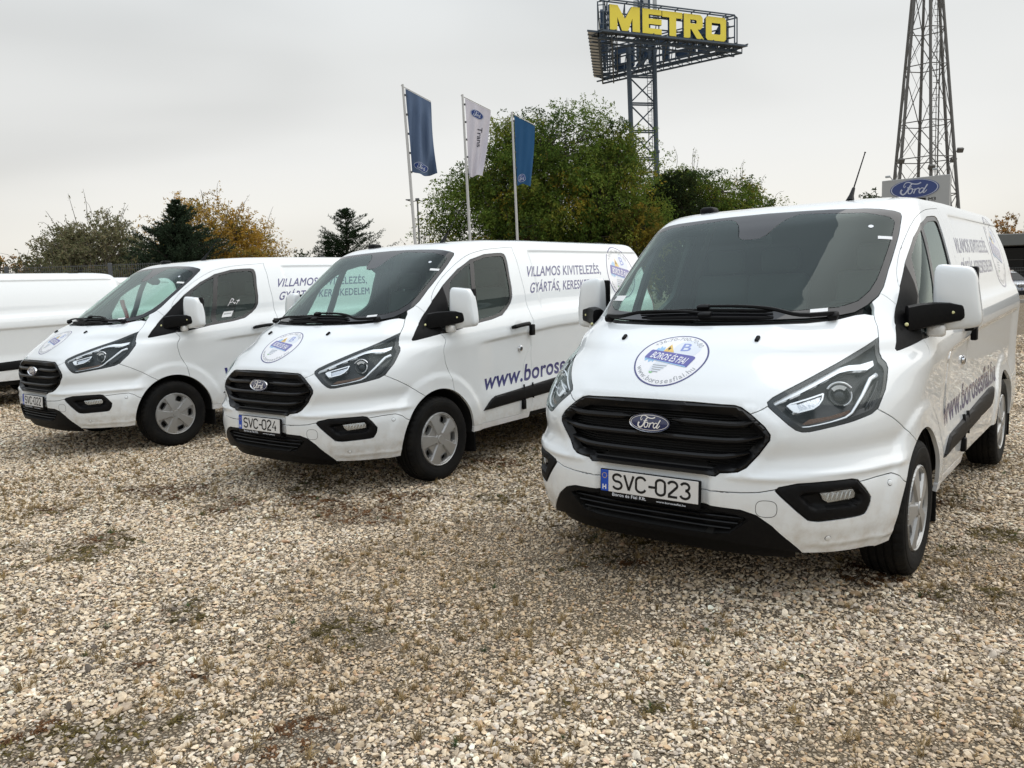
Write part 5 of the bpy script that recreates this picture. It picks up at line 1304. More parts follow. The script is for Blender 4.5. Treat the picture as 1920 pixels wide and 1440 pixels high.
# ---- lower opening
lg_ = LOWG + [(-s, t) for s, t in reversed(LOWG[1:-1])]
lg_ = LOWG[0:1] + LOWG[1:] + [(-s, t) for s, t in reversed(LOWG[1:-1])]
mb = MB(); addp(mb, patch([lg_], -.05, .05)); V, F = sweep(lg_, [(0, .0), (0, -.055)], .03, True); mb.add(V, F)
lowgrille = mb.emit('lower_grille', 'deep_black', VAN)
for t, w in ((.440, .405), (.413, .38), (.384, .35)):
    V, F = sweep([(-w, t), (w, t)], [(-.004, -.014), (0, -.010), (.004, -.013), (.006, -.03), (-.006, -.03)], .05); MB().add(V, F).emit('grille_bar', 'grille_black', lowgrille)
mb = MB()
for s0, s1 in ((-.11, -.03), (.06, .13), (.15, .21)):
    addp(mb, patch([[(s0, .362), (s1, .362), (s1, .455), (s0, .455)]], -.035, .05))
mb.emit('grille_mesh', 'black_plastic', lowgrille)
# ---- headlights
hl = MB()
def hld(P):
    d = dist_poly(P, HL); return -np.interp(d, [0, .010, .012, .05, .09], [.003, .003, .010, .040, .055])
addp(hl, patch([HL], hld, .014, 0)); V, F = sweep(HL, [(0, 0.0), (0, -.03)], .02, True); hl.add(V, F, 1)
addp(hl, patch([HL, inset(HL, .019)], -.0025, .02, 1))
lights = LR('headlight', hl, ['lamp_grey', 'gloss_black'], VAN)
LR('light_lens', MB().add(*patch([HL], -.0005, .016)[:2], 0, patch([HL], -.0005, .016)[2]), 'lens_glass', lights)
dr = MB(); addp(dr, patch([DRL_O + DRL_I], -.012, .012)); V, F = sweep(DRL_L, [(-.006, -.014), (0, -.010), (.006, -.014), (.006, -.02), (-.006, -.02)], .02, widths=[1, .7, .6, .6, .7, .9, 1.3, 1.6]); dr.add(V, F)
V, F = sweep(DRL_O + DRL_I, [(0, -.012), (0, -.03)], .02, True); dr.add(V, F)
LR('light_strip', dr, 'drl', lights)
lp = MB()
def lpd(P): return -np.interp(dist_poly(P, LAMP), [0, .006, .012, .03], [.014, .016, .030, .040])
addp(lp, patch([LAMP, inset(LAMP, .007)], -.014, .01, 0)); addp(lp, patch([inset(LAMP, .007)], -.022, .01, 1)); V, F = sweep(LAMP, [(0, -.014), (0, -.045)], .02, True); lp.add(V, F, 0)
addp(lp, patch([[(.502, .950), (.535, .923), (.552, .920), (.553, .928), (.534, .958)]], -.0125, .012, 0))
LR('inner_lamp', lp, ['drl', 'reflector'], lights)
ind = MB(); addp(ind, patch([INDIC], -.028, .012)); LR('indicator', ind, ['amber'], lights)
pj = MB(); pc, pn = lift([(.704, .997)], -.058); pc = pc[0]; ax = Vector((.86, .42, .30)).normalized(); Mq = Matrix.Translation(pc) @ ax.to_track_quat('Z', 'Y').to_matrix().to_4x4()
def lathez(prof, seg, M): V, F = lathe(prof, seg, 'z'); return [tuple(M @ Vector(p)) for p in V], F
V, F = lathez([(.040, .0), (.040, .030), (.043, .034), (.047, .032), (.048, .0)], 32, Mq); pj.add(V, F, 0)
V, F = lathez([(.0005, .030), (.012, .0285), (.024, .023), (.033, .014), (.040, 0)], 28, Mq); pj.add(V, F, 1)
LR('projector', pj, ['steel', 'gloss_black'], lights)
pj = MB(); V, F = lathe([(.056, .036), (.060, .040), (.064, .034), (.060, .026)], 12, 'z', a0=math.radians(35), a1=math.radians(150)); pj.add([tuple(Mq @ Vector(p)) for p in V], F)
V, F = lathe([(.046, .040), (.049, .044), (.052, .038)], 12, 'z', a0=math.radians(-75), a1=math.radians(20)); pj.add([tuple(Mq @ Vector(p)) for p in V], F)
V, F = lathe([(.030, .029), (.046, .038), (.047, .036)], 14, 'z', a0=math.radians(50), a1=math.radians(140)); pj.add([tuple(Mq @ Vector(p)) for p in V], F)
LR('projector_trim', pj, 'drl', lights)
fn = MB()
for q in range(3):
    V, F = sweep([(.838 + q * .016, .905 + q * .006), (.862 + q * .010, .99), (.862, 1.045 - q * .02)], [(-.003, -.020), (.003, -.016), (.003, -.04), (-.003, -.04)], .03); fn.add(V, F)
addp(fn, patch([[(.80, .90), (.86, .905), (.89, .95), (.885, 1.03), (.855, 1.04), (.82, .98)]], -.030, .02))
LR('side_marker', fn, 'gloss_black', lights)
# ---- fog lamps
fg = MB()
def fgd(P):
    d = dist_poly(P, FOG); k = inpoly(P, [FOGIN]); d2 = dist_poly(P, FOGIN)
    o = np.interp(d, [0, .008, .016], [-.006, .003, .002]); deep = np.interp(d2, [0, .012], [0, -.032]); return np.where(k, np.minimum(o, .002 + deep), o - np.clip(.010 - d2, 0, .01) * .4)
addp(fg, patch([smooth(FOG, True, 2)], fgd, .010)); V, F = sweep(FOG, [(0, -.004), (0, -.03)], .02, True); fg.add(V, F)
fogs = LR('fog_lamp_surround', fg, 'black_plastic', VAN)
fl = MB(); addp(fl, patch([FOGLAMP], -.018, .010, 0)); V, F = sweep(FOGLAMP, [(0, -.018), (0, -.035)], .02, True); fl.add(V, F, 1)
for q in range(6):
    s = .725 + q * .02; V, F = sweep([(s, .527), (s + .01, .566)], [(-.0025, -.016), (.0025, -.016), (.0025, -.02), (-.0025, -.02)], .03); fl.add(V, F, 1)
LR('fog_lamp', fl, ['reflector', 'clear_lamp'], fogs)
LR('fog_lens', MB().add(*patch([FOGLAMP], -.010, .015)[:2]), 'lens_glass', fogs)
# ---- parking sensors, towing-eye cover line, washer jets
def disc_on(st, r, off, n=16, h=.004):
    p, nn = lift([st], off); q = Vector(nn[0]).to_track_quat('Z', 'Y').to_matrix().to_4x4(); M = Matrix.Translation(p[0]) @ q
    return lathez([(0.0005, h), (r * .8, h), (r, h * .6), (r, -h)], n, M)
for sgn in (1, -1):
    for st in ((.725 * sgn, .358), (1.04 * sgn, .573)):
        mb = MB(); V, F = disc_on(st, .013, .0005); mb.add(V, F, 0); V, F = disc_on(st, .0155, -.002); mb.add(V, F, 1); mb.emit('parking_sensor', ['white_paint', 'cabin'], bumper)
tow = ellipse(.490, .497, .042, .038, 32)
tow = [(.49 + math.copysign(abs(math.cos(a)) ** .7, math.cos(a)) * .040, .497 + math.copysign(abs(math.sin(a)) ** .7, math.sin(a)) * .038) for a in np.linspace(0, 2 * math.pi, 33)[:-1]]
V, F = sweep(tow, [(-.0012, .0006), (.0012, .0006), (.0012, -.004), (-.0012, -.004)], .02, True); MB().add(V, F).emit('towing_eye_cover', 'cabin_mid', lower_bumper)
for sgn in (1, -1):
    p, n = lift([(.31 * sgn, 1.213)], .004); V, F = rbox(p[0], (.042, .020, .018), .007, 2, Matrix.Rotation(math.radians(32), 3, 'Y')); MB().add(V, F).emit('washer_jet', 'black_plastic', bonnet)
# ---- wipers
def wiper(blade, arm, pivot):
    mb = MB()
    P, N = lift(resample(blade, .04), .018); V, F = tube(P, [.005] + [.0085] * (len(P) - 2) + [.005], 6); mb.add(V, F)
    P2, _ = lift(resample(blade, .04), .004); V, F = tube(P2, .004, 4); mb.add(V, F)
    P, N = lift(smooth(arm, False, 4), .036); V, F = tube(P, list(np.linspace(.012, .007, len(P))), 6); mb.add(V, F)
    p, n = lift([pivot], .02); V, F = rbox(p[0], (.05, .05, .035), .012, 2, Matrix.Rotation(math.radians(30), 3, 'Y')); mb.add(V, F)
    p, n = lift([arm[-1]], .03); V, F = rbox(p[0], (.035, .07, .024), .008, 2, Matrix.Rotation(math.radians(30), 3, 'Y')); mb.add(V, F)
    mb.emit('wiper', 'black_plastic', VAN)
wiper([(-.373, 1.330), (-.18, 1.336), (-.01, 1.338), (.17, 1.335), (.335, 1.330)], [(.60, 1.302), (.464, 1.296), (.336, 1.326), (.197, 1.340), (-.012, 1.343)], (.60, 1.302))
wiper([(-.289, 1.296), (0, 1.300), (.348, 1.296)], [(-.56, 1.296), (-.454, 1.294), (-.367, 1.312), (-.286, 1.318), (-.10, 1.317), (.02, 1.305)], (-.56, 1.296))
# ---- side trim
MT = [(1.985, .490), (2.016, .516), (2.062, .555), (2.095, .578), (2.135, .592)] + [(s, .592 + (s - 2.135) * .041) for s in (2.35, 2.6, 2.9, 3.2, 3.5)] + [(3.66, .640), (3.685, .628)]
MBt = [(3.60, .556), (3.55, .534), (3.50, .527)] + [(s, .488 + (s - 2.0) * .026) for s in (3.2, 2.9, 2.6, 2.35, 2.1)]
ML = MT + MBt
def mld(P): return np.interp(dist_poly(P, ML), [0, .004, .012, .03], [.0005, .009, .014, .016])
mo = MB(); addp(mo, patch([ML], mld, .012)); 
mould = LR('side_moulding', mo, 'black_plastic', VAN)
for x in (-1.14, -1.275):
    j = MB(); V, F = sweep([SX(x, .50), SX(x, .63)], [(-.0025, .0162), (.0025, .0162), (.0025, .0), (-.0025, .0)], .02); j.add(V, F); LR('joint', j, 'deep_black', mould)
# door handle and locks
h = MB(); P = [lift([SX(-.975, 1.128)], .040)[0][0], lift([SX(-1.03, 1.131)], .050)[0][0], lift([SX(-1.12, 1.132)], .050)[0][0], lift([SX(-1.185, 1.129)], .038)[0][0]]
V, F = tube([lift([SX(-.965, 1.126)], .01)[0][0]] + P + [lift([SX(-1.195, 1.128)], .01)[0][0]], [.014, .019, .018, .018, .019, .014], 10); h.add(V, F, 0)
LR('door_handle', h, ['black_plastic'], doors)
h = MB(); addp(h, patch([ellipse(SX(-1.07, 1.13)[0], 1.14, .055, .040, 24)], lambda P: -.0 + np.interp(np.hypot((P[:, 0] - SX(-1.07, 1.13)[0]) / .055, (P[:, 1] - 1.14) / .04), [0, .5, 1], [.002, .002, .002]), .02)); LR('handle_cup', h, 'tag_white', doors)
for nm, x, t, dims in (('door_latch_guard', -1.262, 1.073, (.055, .035, .10)), ('door_latch_guard', -1.12, .462, (.045, .03, .085))):
    p, n = lift([SX(x, t)], .012); V, F = rbox(p[0], dims, .007, 2); LR(nm, MB().add(V, F), 'black_plastic', VAN)
h = MB(); p, n = lift([SX(-1.115, .937)], .004); M = Matrix.Translation(p[0]) @ Vector((0, 1, 0)).to_track_quat('Z', 'Y').to_matrix().to_4x4()
V, F = lathez([(.0005, .012), (.012, .012), (.016, .008), (.016, .014), (.026, .011), (.029, 0)], 24, M); h.add(V, F[:], [1 if (i % 5) < 2 else 0 for i in range(len(F))]); LR('door_lock', h, ['chrome', 'cabin'], doors)
# rubbing flap behind the front wheel, and behind the rear one
for x in (-.435, -3.40):
    V, F = rbox((x, .86, .262), (.014, .225, .20), .005, 1, None); LR('mud_flap', MB().add(V, F), 'rubber', VAN)
# ---- mirrors
cap = MB(); bm_ = bmesh.new(); bmesh.ops.create_uvsphere(bm_, u_segments=40, v_segments=28, radius=1)
cv = []
for v in bm_.verts:
    c = v.co; p = 7.0; r = (abs(c.x) ** p + abs(c.y) ** p + abs(c.z) ** p) ** (1 / p); x, y, z = c / r
    zz = z * (.159 - .012 * y); yy = y * (.098 - .010 * z) - .010 * z; xx = x * .070 * (1 - .30 * y * y - .22 * z * z)
    cv.append((-.225 + xx - .22 * yy, 1.074 + yy, 1.384 + zz))
cap.add(cv, [[v.index for v in f.verts] for f in bm_.faces]); bm_.free()
mirrors = [empty('mirror', (0, 0, 0), 0, VAN), empty('mirror', (0, 0, 0), 0, VAN)]
LR('mirror_shell', cap, 'white_paint', mirrors, angle=60)
ar = MB(); sec = [(-.010, .892, 1.285, .066, .050), (-.060, .940, 1.297, .064, .048), (-.120, .995, 1.306, .058, .044), (-.165, 1.05, 1.310, .050, .040), (-.182, 1.098, 1.310, .040, .032), (-.188, 1.112, 1.309, .028, .020)]; V = []
for x, y, z, hz, hx in sec:
    for k in range(16):
        th = 2 * math.pi * k / 16; cc, ss = math.cos(th), math.sin(th); q = (abs(cc) ** 5 + abs(ss) ** 5) ** (-.2); V.append((x + hx * cc * q * .75, y + hx * cc * q * .35, z + hz * ss * q))
F = [(i * 16 + k, i * 16 + (k + 1) % 16, (i + 1) * 16 + (k + 1) % 16, (i + 1) * 16 + k) for i in range(len(sec) - 1) for k in range(16)] + [tuple(80 + k for k in range(16)), tuple(reversed(range(16)))]
ar.add(V, F)
LR('mirror_arm', ar, 'black_plastic', mirrors)
for c, r in (((-.142, 1.072, 1.312), .0095), ((.052, .905, 1.262), .0095)):
    V, F = lathe([(.0003, .006), (r * .7, .004), (r, -.004)], 14, 'x', c); LR('mirror_plug', MB().add(V, F), 'yellow_dot', mirrors)
V, F = rbox((-.145, 1.000, 1.222), (.055, .085, .062), .018, 3); LR('mirror_indicator', MB().add(V, F), 'clear_lamp', mirrors)
V, F = rbox((-.302, 1.066, 1.388), (.010, .165, .27), .004, 1); LR('mirror_glass', MB().add(V, F, 0), 'chrome', mirrors)
V, F = rbox((-.275, 1.066, 1.385), (.05, .185, .30), .012, 2); LR('mirror_housing', MB().add(V, F, 0), 'black_plastic', mirrors)
# ---- roof furniture
an = MB(); V, F = tube([(-.745, .41, 1.948), (-.770, .411, 1.985), (-.81, .412, 2.03)], [.026, .014, .009], 10); an.add(V, F); V, F = tube([(-.81, .412, 2.03), (-.985, .425, 2.250), (-.99, .426, 2.258)], [.0045, .0035, .006], 6); an.add(V, F)
an.emit('aerial', 'black_plastic', VAN)
V, F = rbox((-.78, -.494, 1.968), (.11, .095, .05), .022, 3); MB().add(V, F).emit('roof_bracket', 'black_plastic', VAN)
for y in (.56, .28, -.28, -.56):
    rb = MB(); pts = [(x, y, float(np.interp(x, [-3.6, -3.4, -1.6, -1.3], [1.955, 1.995, 1.975, 1.955]) + (.006 if abs(y) < .4 else -.004))) for x in (-1.35, -1.5, -1.7, -2.2, -2.8, -3.3, -3.5)]
    V, F = tube(pts, [.004, .012, .016, .016, .016, .014, .004], 6); rb.add(V, F); rb.emit('roof_rib', 'white_paint', roof)
for x, y in ((-1.32, .60), (-1.32, -.60), (-2.55, .60), (-2.55, -.60), (-3.15, .60), (-3.15, -.60)):
    z = float(np.interp(x, [-3.4, -1.3], [2.012, 1.966])); V, F = rbox((x, y, z - .012), (.16, .05, .028), .010, 2); MB().add(V, F).emit('roof_pad', 'black_plastic', roof)
# ---- wheels
def tyre_mb():
    prof = [(.205, -.085), (.222, -.098), (.245, -.106), (.285, -.110), (.315, -.105), (.332, -.094), (.341, -.078), (.343, -.066), (.343, -.062), (.335, -.060), (.335, -.052), (.344, -.050), (.344, -.024), (.336, -.022), (.336, -.014), (.345, -.012), (.345, .012), (.336, .014), (.336, .022), (.344, .024), (.344, .050), (.335, .052), (.335, .060), (.343, .062), (.343, .066), (.341, .078), (.332, .094), (.322, .101), (.315, .1045), (.306, .1055), (.302, .1085), (.285, .110), (.262, .1085), (.256, .106), (.245, .106), (.222, .098), (.205, .085)]
    V = []; F = []; seg = 168; n = len(prof)
    for k in range(seg):
        th = 2 * math.pi * k / seg; cut = (k % 4 == 0)
        for i, (r, a) in enumerate(prof):
            if cut and (i in (5, 6, 7, 8, 23, 24, 25, 26)): r -= .006
            if cut and i in (11, 12, 19, 20): r -= .003
            V.append((r * math.cos(th), a, r * math.sin(th)))
    for k in range(seg):
        k2 = (k + 1) % seg
        for i in range(n - 1): F.append((k * n + i, k * n + i + 1, k2 * n + i + 1, k2 * n + i))
    return MB().add(V, F)
def cover_mb():
    holes = []; wed = []
    for k in range(5):
        a = math.radians(90 + 36 + 72 * k); R2 = np.array([[math.cos(a), -math.sin(a)], [math.sin(a), math.cos(a)]])
        hl_ = [(.137, -.030), (.148, -.037), (.170, -.036), (.182, -.028), (.185, 0), (.182, .028), (.170, .036), (.148, .037), (.137, .030), (.134, 0)]
        holes.append([tuple(R2 @ np.array(p)) for p in hl_])
        wed.append([tuple(R2 @ np.array(p)) for p in [(.052, -.010), (.062, -.016), (.150, -.058), (.186, -.073), (.196, -.038), (.199, 0), (.196, .038), (.186, .073), (.150, .058), (.062, .016), (.052, .010), (.049, 0)]])
    disc = ellipse(0, 0, .218, .218, 90)
    P, F = fill2d([disc] + holes, .0075, [q for w in wed for q in (w, inset(w, .007))] + [ellipse(0, 0, q, q, 60) for q in (.033, .036, .042)] + [ellipse(0, 0, q, q, 90) for q in (.2055, .210)])
    r = np.hypot(P[:, 0], P[:, 1]); y = .004 + .012 * (1 - (r / .218) ** 2)
    for w in wed:
        k = inpoly(P, [w]); d = dist_poly(P, w); y -= np.where(k, np.interp(d, [0, .007], [0, .013]), 0)
    hd = np.full(len(P), 1e9)
    for q in holes: hd = np.minimum(hd, dist_poly(P, q))
    y -= np.interp(hd, [0, .005], [.006, 0])
    y += np.interp(r, [.033, .036, .042], [.004, -.002, 0])
    y += np.interp(r, [.2055, .210, .214, .218], [0, .006, .005, -.006])
    mb = MB().add([(p[0], .094 + q, p[1]) for p, q in zip(P, y)], flip(F), 0)
    for q in holes:
        q = resample(q, .0075, True); n = len(q); V = [(x, .094 - .004 + .012 * (1 - (math.hypot(x, z) / .218) ** 2), z) for x, z in q] + [(x, .06, z) for x, z in q]
        mb.add(V, [(i, (i + 1) % n, n + (i + 1) % n, n + i) for i in range(n)], 0)
    return mb
ty = tyre_mb().emit('tyre', 'rubber', None, angle=28); cv_ = cover_mb().emit('wheel_cover', 'hubcap', None, angle=25)
rm = MB(); V, F = lathe([(.0005, .05), (.12, .045), (.19, .03), (.212, .075), (.218, .088)], 40); rm.add(V, F); V, F = lathe([(.21, -.09), (.2, -.05), (.2, .08)], 40); rm.add(V, F); rm_ = rm.emit('rim', 'deep_black', None)
W0 = empty('wheel', (0, .868, .343), 0, VAN)
for o in (ty, cv_, rm_): o.parent = W0
for x, sgn in ((0, -1), (-2.933, 1), (-2.933, -1)):
    w = copy_tree(W0, VAN); w.location = (x, .868 * sgn, .343)
    w.rotation_euler = (0, random.uniform(0, 6.28), 0 if sgn > 0 else math.pi)
W0.rotation_euler = (0, .30, 0)
# wheel housings and floor
ub = MB()
for xc in (0, -2.933):
    V, F = lathe([(.420, -.30), (.425, -.05), (.418, .085)], 36, 'y', (xc, .868, .340), math.radians(2), math.radians(182)); ub.add(V, F)
    V, F = lathe([(.0005, -.30), (.42, -.30)], 36, 'y', (xc, .868, .340), math.radians(2), math.radians(182)); ub.add(V, F)
V, F = rbox((.66, .27, .38), (.26, .54, .22), .02, 1); ub.add(V, F)
V, F = rbox((-1.46, .44, .40), (2.06, .84, .16), .02, 1); ub.add(V, F); V, F = rbox((-1.5, .25, .50), (4.6, .52, .14), .02, 1); ub.add(V, F)
V, F = rbox((-3.62, .46, .42), (.55, .90, .2), .02, 1); ub.add(V, F); V, F = rbox((.25, .25, .62), (1.2, .5, .5), .05, 1); ub.add(V, F)
ub.both().emit('underbody', 'deep_black', VAN)
# ---- cabin
cb = MB()
bk = [(float(lift([SX(-1.44, t)])[0][0][1]) - .035, float(lift([SX(-1.44, t)])[0][0][2])) for t in (.42, .7, 1.0, 1.2, 1.4, 1.6, 1.8, 1.9)]; V, F = prism(bk + [(-y, z) for y, z in reversed(bk)], .03, Matrix(((0, 0, 1, -1.455), (1, 0, 0, 0), (0, 1, 0, 0), (0, 0, 0, 1)))); cb.add(V, F); cb.emit('bulkhead', 'cabin', VAN)
ln = panel(REG['door'], off=-.055, flange=False, inner=True)
q = panel(REG['roof'], off=-.045, flange=False, inner=True); ln.add(q.v, q.f, 1, [n if n is not None else (0, 0, 1) for n in q.n])
q = panel(REG['fender'], off=-.06, flange=False, inner=True); ln.add(q.v, q.f, 0, q.n)
q = panel(REG['window_frame'], off=-.04, flange=False, inner=True); ln.add(q.v, q.f, 1, q.n)
ln.both().emit('cabin_lining', ['cabin', 'cabin_light'], VAN)
db = MB()
P, F = fill2d([[(-.60, -.34), (.60, -.34), (.78, -.02), (.80, .50), (-.80, .50), (-.78, -.02)]], .05)
P2 = P - [0, 0]
db.add([(-y * 1.0 * .95 - .02, x, 1.235 + .03 * math.cos(x * 2) - .10 * max(0, y - .05) - (.9 * max(0, y - .40))) for x, y in P], flip(F))
V, F = rbox((-.40, 0, 1.05), (.22, 1.58, .32), .05, 3); db.add(V, F); V, F = rbox((-.30, .40, 1.22), (.26, .42, .10), .04, 3); db.add(V, F)
V, F = rbox((-.42, 0, .85), (.30, .34, .6), .05, 2); db.add(V, F)
dash = db.emit('dashboard', 'cabin', VAN)
sw = MB(); Ms = Matrix.Translation((-.58, .42, 1.20)) @ Matrix.Rotation(math.radians(62), 4, 'Y')
V, F = [], []
for k in range(28):
    th = 2 * math.pi * k / 28
    for j in range(8): ph = 2 * math.pi * j / 8; V.append(tuple(Ms @ Vector(((.185 + .016 * math.cos(ph)) * math.cos(th), (.185 + .016 * math.cos(ph)) * math.sin(th), .016 * math.sin(ph)))))
for k in range(28):
    for j in range(8): F.append((k * 8 + j, ((k + 1) % 28) * 8 + j, ((k + 1) % 28) * 8 + (j + 1) % 8, k * 8 + (j + 1) % 8))
sw.add(V, F); V, F = rbox((0, 0, 0), (.13, .34, .03), .012, 2); sw.add([tuple(Ms @ Vector(p)) for p in V], F); sw.emit('steering_wheel', 'cabin', VAN)
for y, w in ((.43, .50), (-.22, .42), (-.62, .42)):
    s = MB(); V, F = rbox((-1.02, y, .90), (.50, w, .16), .05, 3); s.add(V, F); V, F = rbox((-1.27, y, 1.24), (.14, w, .62), .05, 3, Matrix.Rotation(math.radians(-12), 3, 'Y')); s.add(V, F)
    so = s.emit('seat', 'seat_cloth', VAN)
    s = MB(); V, F = rbox((-1.36, y, 1.64), (.10, .27, .17), .04, 3); s.add(V, F, 0)
    for q in (-.06, .06): V, F = tube([(-1.34, y + q, 1.50), (-1.36, y + q, 1.60)], .008, 6); s.add(V, F, 1)
    s.emit('headrest', ['seat_cloth', 'chrome'], so)
# ---- printed decals: flat foils 1 mm proud of the paint
_tt = np.linspace(.95, 1.28, 300); _pp = lift([(0, q) for q in _tt])[0]; _dd = np.concatenate([[0], np.cumsum(np.linalg.norm(np.diff(_pp, axis=0), axis=1))]); _d0 = np.interp(1.12, _tt, _dd)
_ys = np.array([lift([(q, 1.12)])[0][0][1] for q in np.linspace(0, .5, 60)])
def bonnet_map(uv, off):
    u = uv[:, 0] - .012; v = uv[:, 1] + .010
    return lift(np.stack([np.sign(u) * np.interp(np.abs(u), _ys, np.linspace(0, .5, 60)), np.interp(v + _d0, _dd, _tt)], 1), off)
_xr = np.linspace(-3.9, -.3, 400)
def flank_map(xc, tc, slope=0.0):
    """u runs rearwards (reading direction on the left flank), v up"""
    j0 = int(round((tc - TMIN) / (TMAX - TMIN) * (NT - 1))); zt = np.interp(np.linspace(tc - .45, tc + .40, 200), TT, G[:, 240, 2]); tq = np.linspace(tc - .45, tc + .40, 200)
    def f(uv, off):
        x = xc - uv[:, 0]; t = np.interp(uv[:, 1] + np.interp(tc, tq, zt), zt, tq)
        row = G[j0, :, 0]; s = np.interp(-x, -row[60:], SV[60:]); return lift(np.stack([s, t], 1), off)
    return f
def decal(mb, mp, V, F, m, off, h=.04):
    V2, F2 = cut2d(np.asarray(V, float), F, h); P, N = mp(V2, off); mb.add(P, F2, m, N)
def poly(pts): return np.array(pts, float), [tuple(range(len(pts)))]
def ring_poly(a, b, cx=0, cy=0, n=72):
    V = [(cx + r * math.cos(2 * math.pi * k / n), cy + r * math.sin(2 * math.pi * k / n)) for r in (a, b) for k in range(n)]
    return np.array(V), [(k, n + k, n + (k + 1) % n, (k + 1) % n) for k in range(n)]
def arc_text(txt, r, a_from, a_to, h, top=True, sx=1.0):
    """letters set round a circle; angles in degrees"""
    out = []; adv = []
    for ch in txt: adv.append({'.': .45, '-': .55, 'i': .42, 'f': .5, 'w': 1.15, 'r': .6, '1': .7}.get(ch, .85))
    tot = sum(adv); acc = 0
    for ch, w in zip(txt, adv):
        a = math.radians(a_from + (a_to - a_from) * (acc + w / 2) / tot); acc += w
        V, F = text2d(ch, height=None, width=None) if False else GLYPH(ch)
        V = V * h * [sx, 1]; V = V - [V[:, 0].max() / 2 + V[:, 0].min() / 2, 0]
        rot = a - math.pi / 2 if top else a + math.pi / 2
        c, s = math.cos(rot), math.sin(rot); ctr = np.array([math.cos(a), math.sin(a)]) * r
        if not top: V = V - [0, 0]
        out.append((V @ np.array([[c, s], [-s, c]]) + ctr, F))
    return out
_gl = {}
def GLYPH(ch):
    """glyph with the baseline at 0 and capitals about 1 high"""
    if ch not in _gl:
        cu = bpy.data.curves.new('g', 'FONT'); cu.body = ch; cu.size = 1.37; cu.resolution_u = 3; _gl[ch] = outline_fill(cu, .012)
    V, F = _gl[ch]; return V.copy(), F
LOGO_MATS = ['print_navy', 'print_white', 'print_pale', 'print_blue', 'print_sky', 'print_yellow', 'print_violet', 'print_grey', 'print_green', 'print_black']
def logo(mp, R, h=.03, full=True):
    mb = MB(); D = lambda V, F, m, o: decal(mb, mp, np.asarray(V) * R, F, m, o, h)
    P, F = fill2d([ellipse(0, 0, .985, .985, 60)], .2); D(P, F, 1, .0006)
    D(*ring_poly(.955, 1.0), 0, .0010)
    for V, F in arc_text('+36-70-700-70-80', .76, 143, 33, .155): D(V, F, 7, .0010)
    for V, F in arc_text('www.borosesfiai.hu', .905, 203, 337, .165, False): D(V, F, 7, .0010)
    a = math.radians(-14)
    D(*poly([(.05 + .42 * math.cos(q), .40 + .02 + .34 * math.sin(q)) for q in np.linspace(0, 2 * math.pi, 30)[:-1]]), 2, .0010) if False else None
    D(*poly(ellipse(.33, .38, .38, .36, 30)), 2, .0010)
    bb = [(-.34, -.12), (.06, -.18), (-.06, -.42), (-.20, -.53), (-.34, -.56), (-.43, -.50), (-.44, -.35)]
    D(*poly(bb), 2, .0010)
    for q in range(4):
        y = -.26 - q * .075; x0, x1 = -.40 + q * .012, .0 - q * .055; D(*poly([(x0, y), (x1, y - .03), (x1, y - .062), (x0, y - .032)]), 7, .0014)
    D(*poly([(-.43, -.50), (-.30, -.53), (-.33, -.58), (-.40, -.57)]), 8, .0014)
    D(*poly([(-.56, .30), (-.52, .40), (-.46, .36), (-.44, .47), (-.38, .40), (-.33, .44), (-.28, .22), (-.5, .22)]), 4, .0012)
    D(*poly([(-.75, -.02), (-.70, -.14), (-.62, -.08), (-.58, -.19), (-.50, -.12), (-.46, -.18), (-.40, -.05)]), 4, .0012)
    D(*poly([(-.19, .56), (.0, .22), (-.32, .25)]), 5, .0016); D(*poly([(-.185, .47), (-.17, .38), (-.13, .38), (-.20, .27), (-.19, .34), (-.23, .34)]), 9, .0020)
    V, F = GLYPH('B'); V = V * [.40, .34] + [.12, .28]; D(V, F, 3, .0014)
    D(*poly([(-.64, .31), (.58, .09), (.66, .05), (.67, -.01), (.56, -.33), (.48, -.32), (-.74, -.03), (-.76, .02), (-.68, .29)]), 6, .0020)
    D(*poly([(-.73, -.02), (.50, -.29), (.54, -.33), (.46, -.315), (-.74, -.03)]), 4, .0024)
    V, F = text2d('BOROS ÉS FIAI', width=1.10, height=.30, shear=.25, bold=.012); c, s = math.cos(a * .86), math.sin(a * .86); V = (V - [.55, .13]) @ np.array([[c, s], [-s, c]]) + [-.045, .01]
    D(V, F, 1, .0024)
    return mb
logo_b = logo(bonnet_map, .192, .02).emit('company_logo', LOGO_MATS, VAN)
logo_s = logo(flank_map(-3.18, 1.585), .295, .03).emit('company_logo', LOGO_MATS, VAN)
PRINTS = [logo_b, logo_s]
def flank_text(txt, x0, x1, t, h, par, bold=0.016):
    mb = MB(); V, F = text2d(txt, width=abs(x1 - x0), height=h, bold=bold, space=1.04)
    decal(mb, flank_map(x0, t), V, F, 0, .0012, .03); return mb.emit('company_lettering', ['print_navy'], par)
PRINTS.append(flank_text('VILLAMOS KIVITELEZÉS,', -1.35, -2.745, 1.562, .135, VAN))
PRINTS.append(flank_text('GYÁRTÁS, KERESKEDELEM', -1.35, -2.745, 1.395, .130, VAN))
PRINTS.append(flank_text('www.borosesfiai.hu', -.55, -2.545, .655, .160, VAN, .020))

